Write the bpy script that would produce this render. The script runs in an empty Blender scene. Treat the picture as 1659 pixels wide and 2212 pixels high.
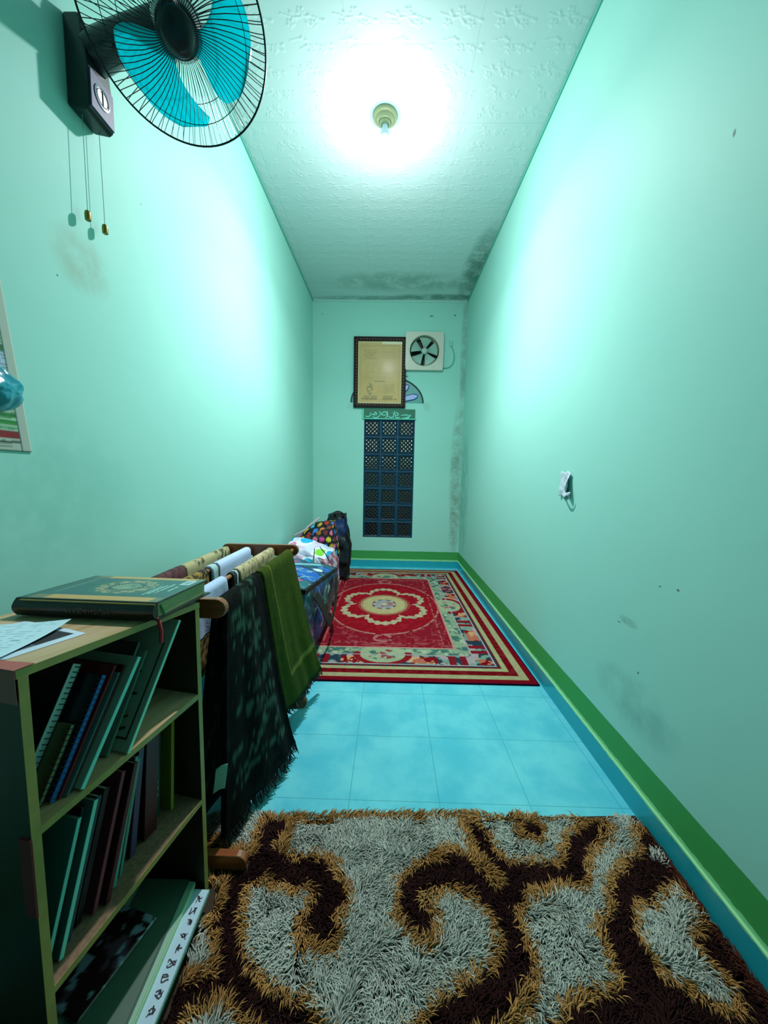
import bpy, math, random
import numpy as np
from mathutils import Matrix, Vector, Euler
random.seed(5)
rng = np.random.default_rng(11)
SC = bpy.context.scene
COL = SC.collection
# ------------------------------------------------------------------ camera
F_PX = 779.5
cam_d = bpy.data.cameras.new('camera')
cam_d.sensor_fit = 'VERTICAL'; cam_d.sensor_height = 24.0
cam_d.lens = F_PX * 24.0 / 2212.0
cam_d.clip_start = 0.02
cam = bpy.data.objects.new('camera', cam_d); COL.objects.link(cam)
cr = Vector((0.99968447, 0.01750194, 0.01801777)); cu = Vector((-0.01966625, 0.09910165, 0.99488296)); cf = Vector((-0.01562679, 0.99492339, -0.09941458))
m = Matrix((cr, cu, -cf)).transposed().to_4x4(); m.translation = (0, 0, 1.12)
cam.matrix_world = m
SC.camera = cam
# ------------------------------------------------------------------ light and exposure
SC.view_settings.view_transform = 'Standard'; SC.view_settings.look = 'None'
SC.view_settings.gamma = 1.0; SC.view_settings.use_curve_mapping = False
SC.view_settings.exposure = 1.05
LAMP = (-0.069, 2.243)
ld = bpy.data.lights.new('bulb_light', 'POINT'); ld.energy = 126.0; ld.shadow_soft_size = 0.032; ld.color = (0.96, 0.97, 1.0)
lo = bpy.data.objects.new('bulb_light', ld); lo.location = (LAMP[0], LAMP[1], 2.995); COL.objects.link(lo)
# base-up bulb; upward and sideways output shaped down to even walls and halo
ld.use_nodes = True; _n = ld.node_tree.nodes; _k = ld.node_tree.links
_tc = _n.new('ShaderNodeTexCoord'); _sx = _n.new('ShaderNodeSeparateXYZ'); _mr = _n.new('ShaderNodeMapRange'); _cr = _n.new('ShaderNodeValToRGB')
_k.new(_tc.outputs['Normal'], _sx.inputs[0]); _k.new(_sx.outputs[2], _mr.inputs['Value']); _mr.inputs['From Min'].default_value = -1.0
_st = [(-1, 1.0), (-.8, .90), (-.6, .47), (-.3, .20), (0, .14), (.227, .12), (.42, .07), (.7, .045), (.8, .03), (.87, .008), (1, .004)]
_el = _cr.color_ramp.elements
for _i, (_z, _v) in enumerate(_st):
    _e = _el[0] if _i == 0 else (_el[len(_el) - 1] if _i == len(_st) - 1 else _el.new((_z + 1) / 2))
    _e.position = (_z + 1) / 2; _e.color = (_v, _v, _v, 1)
_k.new(_mr.outputs[0], _cr.inputs[0]); _k.new(_cr.outputs[0], _n['Emission'].inputs['Strength'])
w = bpy.data.worlds.new('world'); SC.world = w; w.use_nodes = True
w.node_tree.nodes['Background'].inputs[0].default_value = (0.05, 0.14, 0.16, 1)
w.node_tree.nodes['Background'].inputs[1].default_value = 0.12
# ------------------------------------------------------------------ room numbers
XL, XR, YB, YN, ZC = -0.939, 0.854, 4.39, -1.3, 3.138

def lin(h):
    h = h.lstrip('#'); v = [int(h[i:i+2], 16) / 255 for i in (0, 2, 4)]
    return tuple((c / 12.92 if c <= 0.04045 else ((c + 0.055) / 1.055) ** 2.4) for c in v)
def L4(h): return lin(h) + (1.0,)
def A3(h): return np.array(lin(h))

# ------------------------------------------------------------------ materials
def mat(name, col='#808080', rough=0.5, metal=0.0, spec=0.5, noise=0.0, nscale=20.0, bump=0.0, bscale=60.0, coat=0.0, trans=0.0, attr=None, sheen=0.0, emit=None, es=0.0, alpha=1.0, stretch=(1, 1, 1), coatr=0.08):
    m = bpy.data.materials.new(name); m.use_nodes = True
    nt = m.node_tree; N = nt.nodes; K = nt.links; b = N['Principled BSDF']
    c = L4(col) if isinstance(col, str) else tuple(col) + (1.0,)
    b.inputs['Base Color'].default_value = c
    b.inputs['Roughness'].default_value = rough; b.inputs['Metallic'].default_value = metal
    b.inputs['Specular IOR Level'].default_value = spec
    b.inputs['Coat Weight'].default_value = coat; b.inputs['Coat Roughness'].default_value = coatr
    b.inputs['Transmission Weight'].default_value = trans; b.inputs['Alpha'].default_value = alpha
    b.inputs['Sheen Weight'].default_value = sheen
    if emit: b.inputs['Emission Color'].default_value = L4(emit); b.inputs['Emission Strength'].default_value = es
    src = None
    if attr:
        a = N.new('ShaderNodeAttribute'); a.attribute_name = attr; src = a.outputs['Color']; K.new(src, b.inputs['Base Color'])
    tc = N.new('ShaderNodeTexCoord'); mp = N.new('ShaderNodeMapping'); K.new(tc.outputs['Object'], mp.inputs[0]); mp.inputs['Scale'].default_value = stretch
    if noise > 0:
        n = N.new('ShaderNodeTexNoise'); n.inputs['Scale'].default_value = nscale; n.inputs['Detail'].default_value = 5
        K.new(mp.outputs[0], n.inputs['Vector'])
        r = N.new('ShaderNodeMapRange'); r.inputs['To Min'].default_value = 1 - noise; r.inputs['To Max'].default_value = 1 + noise
        r.inputs['From Min'].default_value = 0.3; r.inputs['From Max'].default_value = 0.7
        K.new(n.outputs['Fac'], r.inputs['Value'])
        mx = N.new('ShaderNodeVectorMath'); mx.operation = 'MULTIPLY'
        if src: K.new(src, mx.inputs[0])
        else: mx.inputs[0].default_value = c[:3]
        K.new(r.outputs[0], mx.inputs[1]); K.new(mx.outputs[0], b.inputs['Base Color'])
    if bump > 0:
        n = N.new('ShaderNodeTexNoise'); n.inputs['Scale'].default_value = bscale; n.inputs['Detail'].default_value = 4
        K.new(mp.outputs[0], n.inputs['Vector'])
        bp = N.new('ShaderNodeBump'); bp.inputs['Strength'].default_value = bump; bp.inputs['Distance'].default_value = 0.004
        K.new(n.outputs['Fac'], bp.inputs['Height']); K.new(bp.outputs[0], b.inputs['Normal'])
    return m

class NG:
    """small helper to write node maths"""
    def __init__(s, m): s.nt = m.node_tree; s.N = s.nt.nodes; s.K = s.nt.links
    def v(s, sock, x):
        if hasattr(x, 'is_output'): s.K.new(x, sock)
        else: sock.default_value = x
    def math(s, op, a, b=0.0, c=0.0, clamp=False):
        n = s.N.new('ShaderNodeMath'); n.operation = op; n.use_clamp = clamp
        s.v(n.inputs[0], a); s.v(n.inputs[1], b)
        if op in ('MULTIPLY_ADD', 'SMOOTH_MIN', 'COMPARE'): s.v(n.inputs[2], c)
        return n.outputs[0]
    def smooth(s, x, a, b, lo=0.0, hi=1.0):
        n = s.N.new('ShaderNodeMapRange'); n.interpolation_type = 'SMOOTHSTEP'
        s.v(n.inputs['Value'], x); n.inputs['From Min'].default_value = a; n.inputs['From Max'].default_value = b
        n.inputs['To Min'].default_value = lo; n.inputs['To Max'].default_value = hi
        return n.outputs[0]
    def noise(s, scale, detail=4, vec=None, rough=0.5):
        n = s.N.new('ShaderNodeTexNoise'); n.inputs['Scale'].default_value = scale; n.inputs['Detail'].default_value = detail; n.inputs['Roughness'].default_value = rough
        s.K.new(vec if vec else s.pos(), n.inputs['Vector']); return n.outputs['Fac']
    def pos(s):
        if not hasattr(s, 'tc'): s.tc = s.N.new('ShaderNodeTexCoord')
        return s.tc.outputs['Object']
    def xyz(s):
        n = s.N.new('ShaderNodeSeparateXYZ'); s.K.new(s.pos(), n.inputs[0]); return n.outputs
    def mix(s, fac, a, b):
        n = s.N.new('ShaderNodeMix'); n.data_type = 'RGBA'
        s.v(n.inputs[0], fac)
        s.v(n.inputs[6], L4(a) if isinstance(a, str) else a); s.v(n.inputs[7], L4(b) if isinstance(b, str) else b)
        return n.outputs[2]
    def blob(s, c, r):
        """1 at point c falling to 0 at ellipsoid radii r"""
        x = s.xyz(); t = None
        for i in range(3):
            d = s.math('DIVIDE', s.math('SUBTRACT', x[i], c[i]), r[i]); d = s.math('MULTIPLY', d, d)
            t = d if t is None else s.math('ADD', t, d)
        return s.smooth(t, 0.0, 1.0, 1.0, 0.0)
    def bump(s, h, strength=0.3, dist=0.003):
        n = s.N.new('ShaderNodeBump'); n.inputs['Strength'].default_value = strength; n.inputs['Distance'].default_value = dist
        s.K.new(h, n.inputs['Height']); s.K.new(n.outputs[0], s.N['Principled BSDF'].inputs['Normal'])

WALL = '#9cd6cc'
def wall_mat(name, stains=(), band=True, specks=()):
    m = mat(name, WALL, rough=0.6, spec=0.2); g = NG(m); x = g.xyz()
    c = g.mix(g.noise(1.3, 3), '#98d6c9', '#a0dace')
    for ctr, rad, colr, k in stains:
        f = g.math('MULTIPLY', g.blob(ctr, rad), g.smooth(g.noise(9, 6, rough=0.65), 0.25, 0.65)); f = g.math('MULTIPLY', f, k)
        c = g.mix(f, c, colr)
    for ctr, r in specks: c = g.mix(g.math('MULTIPLY', g.blob(ctr, r), 0.9), c, '#3d5d55')
    if band:
        e = g.math('ADD', x[2], g.math('MULTIPLY', g.noise(7), 0.006))
        c = g.mix(g.smooth(e, 0.200, 0.2045, 1.0, 0.0), c, '#3f9c52')
        e2 = g.math('ADD', x[2], g.math('MULTIPLY', g.noise(38, 3), 0.012))
        c = g.mix(g.smooth(e2, 0.1045, 0.107, 1.0, 0.0), c, '#8fd39c')
    g.K.new(c, g.N['Principled BSDF'].inputs['Base Color'])
    g.bump(g.math('ADD', g.math('MULTIPLY', g.noise(5, 2), 0.7), g.math('MULTIPLY', g.noise(120, 3), 0.05)), 0.35, 0.006)
    return m

M = {}
M['trim'] = mat('trim_paint', '#58b5a2', 0.5)
M['wood_edge'] = mat('olive_edge_band', '#9a8f4c', 0.45, noise=0.12, nscale=30)
M['plastic_black'] = mat('black_plastic', '#10171c', 0.28, spec=0.5)
M['plastic_dark'] = mat('dark_plastic', '#17242a', 0.4)
M['wire'] = mat('dark_wire', '#0c1c20', 0.35, metal=0.3)
M['blade'] = mat('cyan_blade', '#0ab8cc', 0.22, spec=0.5)
def add_translucent(m, col, f):
    nt = m.node_tree; t = nt.nodes.new('ShaderNodeBsdfTranslucent'); t.inputs[0].default_value = L4(col); x = nt.nodes.new('ShaderNodeMixShader'); x.inputs[0].default_value = f
    o = [n for n in nt.nodes if n.type == 'OUTPUT_MATERIAL'][0]; nt.links.new(nt.nodes['Principled BSDF'].outputs[0], x.inputs[1]); nt.links.new(t.outputs[0], x.inputs[2]); nt.links.new(x.outputs[0], o.inputs[0])
add_translucent(M['blade'], '#18e6ee', .75)
M['page'] = mat('paper_pages', '#a8bf9a', 0.8, noise=0.12, nscale=60, stretch=(1, 1, 8))
M['mint'] = mat('white_page_block', '#c4e4dc', 0.7)
M['whitish'] = mat('white_paper', '#bcd2dc', 0.7)
M['cream'] = mat('cream_plastic', '#d8d6c2', 0.4)
M['attr'] = mat('printed_surface', attr='Col', rough=0.75)
M['attr_gloss'] = mat('printed_gloss', attr='Col', rough=0.35, coat=0.6)
M['brass'] = mat('brass', '#8d7a30', 0.35, metal=0.6)

def wood(name, a, b, rough=0.4, axis='x', sc=1.0, coat=0.1):
    m = mat(name, a, rough, coat=coat); g = NG(m)
    mp = g.N.new('ShaderNodeMapping'); g.K.new(g.pos(), mp.inputs[0])
    mp.inputs['Scale'].default_value = {'x': (1.5 * sc, 14 * sc, 14 * sc), 'y': (14 * sc, 1.5 * sc, 14 * sc), 'z': (14 * sc, 14 * sc, 1.5 * sc)}[axis]
    n = g.noise(3.0, 6, mp.outputs[0], 0.6)
    c = g.mix(g.smooth(n, 0.3, 0.7), a, b); g.K.new(c, g.N['Principled BSDF'].inputs['Base Color'])
    return m
M['shelf_wood'] = wood('shelf_laminate', '#a58d62', '#bfa584', 0.45, 'x')
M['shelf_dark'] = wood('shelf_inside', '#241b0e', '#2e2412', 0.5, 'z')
M['rack_wood'] = wood('varnished_wood', '#7a3c1a', '#94562a', 0.3, 'x', coat=0.4)
M['rod_wood'] = wood('rod_wood', '#8a5a38', '#a06c46', 0.4, 'y')

# ------------------------------------------------------------------ mesh builder
class MB:
    def __init__(s): s.v = []; s.f = []; s.m = []
    def add(s, vs, fs, mi=0):
        o = len(s.v); s.v.extend([tuple(map(float, q)) for q in vs]); s.f.extend([tuple(o + i for i in f) for f in fs]); s.m.extend([mi] * len(fs)); return s
    def box(s, a, b, mi=0, T=None):
        x0, y0, z0 = a; x1, y1, z1 = b
        vs = [(x0, y0, z0), (x1, y0, z0), (x1, y1, z0), (x0, y1, z0), (x0, y0, z1), (x1, y0, z1), (x1, y1, z1), (x0, y1, z1)]
        if T is not None: vs = [tuple(T @ Vector(q)) for q in vs]
        return s.add(vs, [(0, 3, 2, 1), (4, 5, 6, 7), (0, 1, 5, 4), (1, 2, 6, 5), (2, 3, 7, 6), (3, 0, 4, 7)], mi)
    def prism(s, poly, T, depth, mi=0):
        """poly in local xy extruded 0..depth in local z, transformed by T"""
        n = len(poly); vs = [T @ Vector((p[0], p[1], 0)) for p in poly] + [T @ Vector((p[0], p[1], depth)) for p in poly]
        return s.add(vs, [tuple(range(n))[::-1], tuple(range(n, 2 * n))] + [(i, (i + 1) % n, n + (i + 1) % n, n + i) for i in range(n)], mi)
    def tube(s, pts, r, n=8, closed=False, mi=0, cap=True):
        pts = [Vector(p) for p in pts]; k = len(pts); rs = r if isinstance(r, (list, tuple)) else [r] * k
        prev = None; vs = []
        for i, p in enumerate(pts):
            if closed: t = pts[(i + 1) % k] - pts[i - 1]
            else: t = pts[min(i + 1, k - 1)] - pts[max(i - 1, 0)]
            t.normalize()
            if prev is None:
                a = t.orthogonal().normalized()
            else:
                a = prev - t * prev.dot(t)
                a = a.normalized() if a.length > 1e-6 else t.orthogonal().normalized()
            prev = a; b = t.cross(a)
            for j in range(n):
                th = 2 * math.pi * j / n; vs.append(p + (a * math.cos(th) + b * math.sin(th)) * rs[i])
        fs = []
        for i in range(k if closed else k - 1):
            i2 = (i + 1) % k
            for j in range(n): fs.append((i * n + j, i * n + (j + 1) % n, i2 * n + (j + 1) % n, i2 * n + j))
        if not closed and cap: fs += [tuple(range(n))[::-1], tuple(range((k - 1) * n, k * n))]
        return s.add(vs, fs, mi)
    def lathe(s, prof, T, n=32, mi=0):
        """prof: (r, z) list; closed by the axis if r==0"""
        vs = []; k = len(prof)
        for r, z in prof:
            for j in range(n):
                th = 2 * math.pi * j / n; vs.append(T @ Vector((max(r, 1e-5) * math.cos(th), max(r, 1e-5) * math.sin(th), z)))
        fs = [(i * n + j, i * n + (j + 1) % n, (i + 1) * n + (j + 1) % n, (i + 1) * n + j) for i in range(k - 1) for j in range(n)]
        fs += [tuple(range(n))[::-1], tuple(range((k - 1) * n, k * n))]
        return s.add(vs, fs, mi)
    def build(s, name, mats, parent=None, smooth=False, bevel=0.0, loc=None, seg=2, rot=None, world=False):
        me = bpy.data.meshes.new(name); me.from_pydata(s.v, [], s.f); me.update()
        o = bpy.data.objects.new(name, me); COL.objects.link(o)
        for q in (mats if isinstance(mats, (list, tuple)) else [mats]): me.materials.append(q)
        if any(s.m): me.polygons.foreach_set('material_index', s.m)
        if smooth: me.polygons.foreach_set('use_smooth', [True] * len(me.polygons))
        if parent: o.parent = parent
        if loc: o.location = loc
        if rot: o.rotation_euler = rot
        if bevel > 0:
            md = o.modifiers.new('bevel', 'BEVEL'); md.width = bevel; md.segments = seg; md.limit_method = 'ANGLE'; md.angle_limit = 0.6
        if smooth: shade_angle(o)
        return o
def shade_angle(o, a=0.7):
    try:
        me = o.data; n = len(me.edges)
        bm_e = np.zeros(n, bool)
        import bmesh
        bm = bmesh.new(); bm.from_mesh(me)
        for i, e in enumerate(bm.edges):
            if len(e.link_faces) == 2 and e.calc_face_angle(0) > a: e.smooth = False
        bm.to_mesh(me); bm.free()
    except Exception as ex: print('shade', ex)

def mesh_np(name, V, Fq, material, parent=None, colors=None, smooth=True, loc=None):
    """fast mesh from numpy quads/tris"""
    me = bpy.data.meshes.new(name); nv = len(V); nf, k = Fq.shape
    me.vertices.add(nv); me.vertices.foreach_set('co', np.asarray(V, np.float32).ravel())
    me.loops.add(nf * k); me.loops.foreach_set('vertex_index', np.asarray(Fq, np.int32).ravel())
    me.polygons.add(nf); me.polygons.foreach_set('loop_start', np.arange(0, nf * k, k, dtype=np.int32))
    try: me.polygons.foreach_set('loop_total', np.full(nf, k, np.int32))
    except Exception: pass
    me.update(calc_edges=True); me.validate()
    if colors is not None:
        at = me.color_attributes.new('Col', 'FLOAT_COLOR', 'POINT')
        c = np.ones((nv, 4), np.float32); c[:, :3] = colors; at.data.foreach_set('color', c.ravel())
    if smooth: me.polygons.foreach_set('use_smooth', np.ones(nf, bool))
    me.materials.append(material)
    o = bpy.data.objects.new(name, me); COL.objects.link(o)
    if parent: o.parent = parent
    if loc: o.location = loc
    return o
def grid_faces(nu, nv, off=0, flip=False):
    i, j = np.meshgrid(np.arange(nu - 1), np.arange(nv - 1), indexing='ij')
    a = (i * nv + j).ravel() + off; q = np.stack([a, a + nv, a + nv + 1, a + 1], 1)
    return q[:, ::-1] if flip else q
def slab(name, P, N, thick, colfn, material, parent=None, loc=None, side='#404040', back=None):
    """P: (nu,nv,3) surface, N: (nu,nv,3) or (3,) outward normal; closed slab with painted front"""
    nu, nv, _ = P.shape; N = np.broadcast_to(N, P.shape)
    U, Vv = np.meshgrid(np.linspace(0, 1, nu), np.linspace(0, 1, nv), indexing='ij')
    C = colfn(U, Vv)
    Bk = P - N * thick; n = nu * nv
    V = np.concatenate([P.reshape(-1, 3), Bk.reshape(-1, 3)])
    CB = np.broadcast_to(A3(back) if back else A3(side), (n, 3)) if back != 'same' else C.reshape(-1, 3)
    Cc = np.concatenate([C.reshape(-1, 3), CB])
    F = [grid_faces(nu, nv), grid_faces(nu, nv, n, True)]
    ids = np.arange(n).reshape(nu, nv)
    for e, fl in ((ids[:, 0], 0), (ids[:, -1], 1), (ids[0, :], 1), (ids[-1, :], 0)):
        q = np.stack([e[:-1], e[1:], e[1:] + n, e[:-1] + n], 1); F.append(q[:, ::-1] if not fl else q)
    o = mesh_np(name, V, np.concatenate(F), material, parent, Cc, loc=loc)
    return o

def tag(o, label=None, cat=None, group=None, kind=None):
    if label: o['label'] = label
    if cat: o['category'] = cat
    if group: o['group'] = group
    if kind: o['kind'] = kind
    return o
def empty(name, loc=(0, 0, 0), rot=(0, 0, 0), label=None, cat=None, group=None):
    o = bpy.data.objects.new(name, None); o.empty_display_size = 0.05; COL.objects.link(o); o.location = loc; o.rotation_euler = rot
    return tag(o, label, cat, group)
def rel(P, base): return tuple(Vector(P) - Vector(base))

def fbm(X, Y, s=1.0, seed=0, octv=4):
    """cheap smooth value noise, 0..1"""
    r = np.random.default_rng(seed); out = 0; amp = 1; tot = 0
    for o in range(octv):
        T = r.random((64, 64)); x = X * s * 2 ** o; y = Y * s * 2 ** o
        xi = np.floor(x).astype(int); yi = np.floor(y).astype(int); fx = x - xi; fy = y - yi
        fx = fx * fx * (3 - 2 * fx); fy = fy * fy * (3 - 2 * fy)
        g = lambda a, b: T[a % 64, b % 64]
        out = out + amp * ((g(xi, yi) * (1 - fx) + g(xi + 1, yi) * fx) * (1 - fy) + (g(xi, yi + 1) * (1 - fx) + g(xi + 1, yi + 1) * fx) * fy)
        tot += amp; amp *= 0.5
    return out / tot
def paint(C, mask, h, k=1.0):
    m_ = (np.clip(mask.astype(float), 0, 1) * k)[..., None]; return C * (1 - m_) + A3(h) * m_
def base(U, h): return np.ones(U.shape + (3,)) * A3(h)

_font = bpy.data.fonts.load('<builtin>') if '<builtin>' in bpy.data.fonts else None
def text_obj(name, s, size, material, T, parent=None, depth=0.0004):
    cu_ = bpy.data.curves.new(name, 'FONT'); cu_.body = s; cu_.size = size; cu_.extrude = depth
    cu_.align_x = 'CENTER'; cu_.align_y = 'CENTER'
    t = bpy.data.objects.new(name, cu_); COL.objects.link(t)
    bpy.context.view_layer.update()
    me = bpy.data.meshes.new_from_object(t.evaluated_get(bpy.context.evaluated_depsgraph_get()))
    bpy.data.objects.remove(t); bpy.data.curves.remove(cu_)
    me.transform(T); me.materials.clear(); me.materials.append(material)
    o = bpy.data.objects.new(name, me); COL.objects.link(o)
    if parent: o.parent = parent
    return o
def ribbon(mb, pts, wid, T, depth=0.0008, mi=0):
    """flat calligraphic stroke in local xy"""
    pts = [Vector((p[0], p[1])) for p in pts]
    k = len(pts); L = []; R = []
    for i, p in enumerate(pts):
        t = (pts[min(i + 1, k - 1)] - pts[max(i - 1, 0)]); t = t.normalized() if t.length else Vector((1, 0))
        nn = Vector((-t.y, t.x)); w_ = wid * (0.55 + 0.45 * math.sin(math.pi * (i + 0.5) / k))
        L.append(p + nn * w_ / 2); R.append(p - nn * w_ / 2)
    vs = [T @ Vector((q.x, q.y, depth)) for q in L + R] + [T @ Vector((q.x, q.y, 0)) for q in L + R]
    fs = []
    for i in range(k - 1):
        fs += [(i, k + i, k + i + 1, i + 1), (2 * k + i, 2 * k + i + 1, 3 * k + i + 1, 3 * k + i), (i, i + 1, 2 * k + i + 1, 2 * k + i), (k + i, 3 * k + i, 3 * k + i + 1, k + i + 1)]
    mb.add(vs, fs, mi)
def smooth_pts(p, n=4):
    out = []; p = [Vector((a[0], a[1])) for a in p]
    for i in range(len(p) - 1):
        a = p[max(i - 1, 0)]; b = p[i]; c = p[i + 1]; d = p[min(i + 2, len(p) - 1)]
        for k in range(n):
            t = k / n; out.append(0.5 * ((2 * b) + (c - a) * t + (2 * a - 5 * b + 4 * c - d) * t * t + (-a + 3 * b - 3 * c + d) * t ** 3))
    out.append(p[-1]); return out

# ================================================================== SETTING
def struct(o): o['kind'] = 'structure'; return o
# floor: glazed light cyan tiles
m = mat('floor_tiles', '#58c3d6', 0.14, spec=0.5); g = NG(m); x = g.xyz()
W_T = 0.3118
def grout(sock, off):
    f = g.math('FRACT', g.math('DIVIDE', g.math('SUBTRACT', sock, off - 10 * W_T), W_T)); d = g.math('MINIMUM', f, g.math('SUBTRACT', 1.0, f))
    return d
dg = g.math('MINIMUM', grout(x[0], -0.1202), grout(x[1], 1.1449))
c = g.mix(g.smooth(g.noise(5.5, 5, rough=0.6), 0.32, 0.7), '#52bcd0', '#6fcfda')
c = g.mix(g.math('MULTIPLY', g.smooth(dg, 0.003, 0.007, 1.0, 0.0), .55), c, '#2f8c98')
c = g.mix(g.math('MULTIPLY', g.smooth(g.noise(300, 2), 0.72, 0.75), 0.5), c, '#3a7f88')
g.K.new(c, g.N['Principled BSDF'].inputs['Base Color'])
g.bump(g.math('ADD', g.smooth(dg, 0.0, 0.012), g.math('MULTIPLY', g.noise(6, 2), 0.5)), 0.15, 0.002)
struct(MB().box((XL - .1, YN, -0.1), (XR + .1, YB + .1, 0)).build('floor', m))

# walls
SM = '#6f8f80'
lw = wall_mat('wall_paint_left', [((XL, 1.14, 1.74), (.3, .13, .11), '#8a8a68', .45), ((XL, 0.9, 1.05), (.3, .5, .3), '#4fa595', .25)],
              specks=[((XL, 1.05, 1.66), (.02, .004, .004)), ((XL, 1.42, 2.1), (.02, .004, .004))])
rw = wall_mat('wall_paint_right', [((XR, 4.2, .9), (.3, .3, .9), '#5f9a88', .5), ((XR, 1.2, .35), (.3, .25, .12), '#4f8f88', .4), ((XR, 1.25, .62), (.2, .06, .02), '#567f78', .6)],
              specks=[((XR, 1.02, 2.0), (.02, .006, .012)), ((XR, 1.2, 2.54), (.02, .004, .006)), ((XR, 1.05, .8), (.02, .007, .005)), ((XR, 1.18, .47), (.02, .006, .006)), ((XR, 1.12, .79), (.02, .008, .003)), ((XR, 1.3, .6), (.02, .012, .003))])
bw = wall_mat('wall_paint_back', [((.80, YB, 1.15), (.10, .3, .95), '#5c6a58', .6), ((.79, YB, .55), (.08, .3, .45), '#6d6a50', .5), ((.84, YB, 2.5), (.06, .3, 1.0), '#577064', .5), ((-.49, YB, 1.93), (.06, .2, .06), '#8a9a90', .25), ((.41, YB, 1.95), (.06, .2, .07), '#7f9a94', .3)],
              specks=[((-.83, YB, 2.98), (.008, .1, .008)), ((.17, YB, 2.29), (.02, .1, .012)), ((.44, YB, 2.97), (.03, .1, .01)), ((.71, YB, 2.98), (.015, .1, .012))])
struct(MB().box((XL - .1, YN, 0), (XL, YB + .1, ZC)).build('wall_left', lw))
struct(MB().box((XR, YN, 0), (XR + .1, YB + .1, ZC)).build('wall_right', rw))
GX0, GX1, GZ0, GZ1 = -.326, .281, .366, 1.790     # glass block opening
FX0, FX1, FZ0, FZ1 = .17, .565, 2.375, 2.765       # exhaust opening
b = MB()
yb, ye = YB, YB + .14
for a, c_ in (((XL, 0), (GX0, GZ1)), ((GX1, 0), (XR, GZ1)), ((GX0, 0), (GX1, GZ0)), ((XL, GZ1), (XR, FZ0)),
             ((XL, FZ0), (FX0, FZ1)), ((FX1, FZ0), (XR, FZ1)), ((XL, FZ1), (XR, ZC))):
    b.box((a[0], yb, a[1]), (c_[0], ye, c_[1]))
struct(b.build('wall_back', bw))
bb = MB()
for dx in (0, 1.25):
    bb.box((XL - .1 if dx == 0 else .30, YN - .1, 0), (-.62 if dx == 0 else XR + .1, YN, ZC))
bb.box((-.62, YN - .1, 2.15), (.30, YN, ZC))
struct(bb.build('wall_front', wall_mat('wall_paint_front')))

# ceiling: embossed floral panels
m = mat('ceiling_panels', '#d2e2e2', 0.6, spec=0.3); g = NG(m); x = g.xyz()
c = g.mix(g.noise(2, 3), '#cfe0e0', '#d6e5e5')
for ctr, rad, cc, k in [((.80, 3.75, ZC), (.16, .75, .3), '#3f7a68', .8), ((.55, 4.3, ZC), (.75, .09, .3), '#4c8070', .8), ((-.3, 4.34, ZC), (.7, .08, .3), '#5a8a7c', .6), ((.1, 4.0, ZC), (1.0, .25, .3), '#74a59a', .6)]:
    f = g.math('MULTIPLY', g.blob(ctr, rad), g.smooth(g.noise(6, 6, rough=0.7), 0.3, 0.6)); c = g.mix(g.math('MULTIPLY', f, k), c, cc)
def seam(sock, at): return g.smooth(g.math('ABSOLUTE', g.math('SUBTRACT', sock, at)), 0.001, 0.003, 1.0, 0.0)
sm = seam(x[1], 2.284)
for a in (1.675, 2.893, 3.502, 4.111): sm = g.math('MAXIMUM', sm, seam(x[1], a))
for a in (-.245, .365, -.855): sm = g.math('MAXIMUM', sm, seam(x[0], a))
c = g.mix(g.math('MULTIPLY', sm, .25), c, '#86b5b3')
g.K.new(c, g.N['Principled BSDF'].inputs['Base Color'])
def motif(u, v, kind):
    """relief height of one flower sprig; u,v metres from cell centre"""
    H = np.zeros_like(u)
    def dot(cx, cy, rx, ry, ang=0.0):
        nonlocal H
        du, dv = u - cx, v - cy; ca, sa = math.cos(ang), math.sin(ang)
        a = (du * ca + dv * sa) / rx; b_ = (-du * sa + dv * ca) / ry
        H = np.maximum(H, np.clip(1 - (a * a + b_ * b_), 0, 1) ** 0.5)
    fl = [(-.055, .02), (.05, .022), (0.0, -.022)] if kind == 0 else [(-.01, .018), (.045, .016)]
    for fx, fy in fl:
        for k in range(5): dot(fx + .0125 * math.cos(k * 1.2566 + .3), fy + .0115 * math.sin(k * 1.2566 + .3), .0075, .0055, k * 1.2566 + .3)
        dot(fx, fy, .004, .004)
    if kind == 0: st = [((-.09, -.015), (-.03, .0)), ((-.03, .0), (.03, -.008)), ((.03, -.008), (.095, .01)), ((.0, -.0), (.02, .02)), ((-.03, 0), (-.045, -.018))]
    else: st = [((-.10, -.02), (-.05, -.03)), ((-.05, -.03), (-.03, -.02)), ((-.03, .0), (.09, -.004)), ((.03, .0), (.085, .02)), ((-.06, .012), (-.03, 0))]
    for (ax, ay), (bx_, by_) in st:
        n_ = 6
        for k in range(n_):
            t = k / (n_ - 1); dot(ax + (bx_ - ax) * t, ay + (by_ - ay) * t, .009, .0024, math.atan2(by_ - ay, bx_ - ax))
        dot(bx_, by_, .011, .004, math.atan2(by_ - ay, bx_ - ax) + .5); dot(bx_, by_, .011, .004, math.atan2(by_ - ay, bx_ - ax) - .6)
    return H
cx_ = np.arange(XL, XR + .003, .0042); cy_ = np.arange(1.45, 4.392, .0042)
GX, GY = np.meshgrid(cx_, cy_, indexing='ij'); GX = np.clip(GX, XL, XR); GY = np.clip(GY, None, YB)
row = np.round((GY - 1.805) / .104); uu = (GX - .036 - row % 2 * .03 + 20 * .235 + .1175) % .235 - .1175; vv = GY - (1.805 + row * .104)
H = np.where(row % 2 == 0, motif(uu, vv, 0), motif(uu, vv, 1))
PZ = ZC - H * .0013
P = np.stack([GX, GY, PZ], -1)
cl = mesh_np('ceiling', P.reshape(-1, 3), grid_faces(*GX.shape, flip=True), m)
struct(cl)
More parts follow.
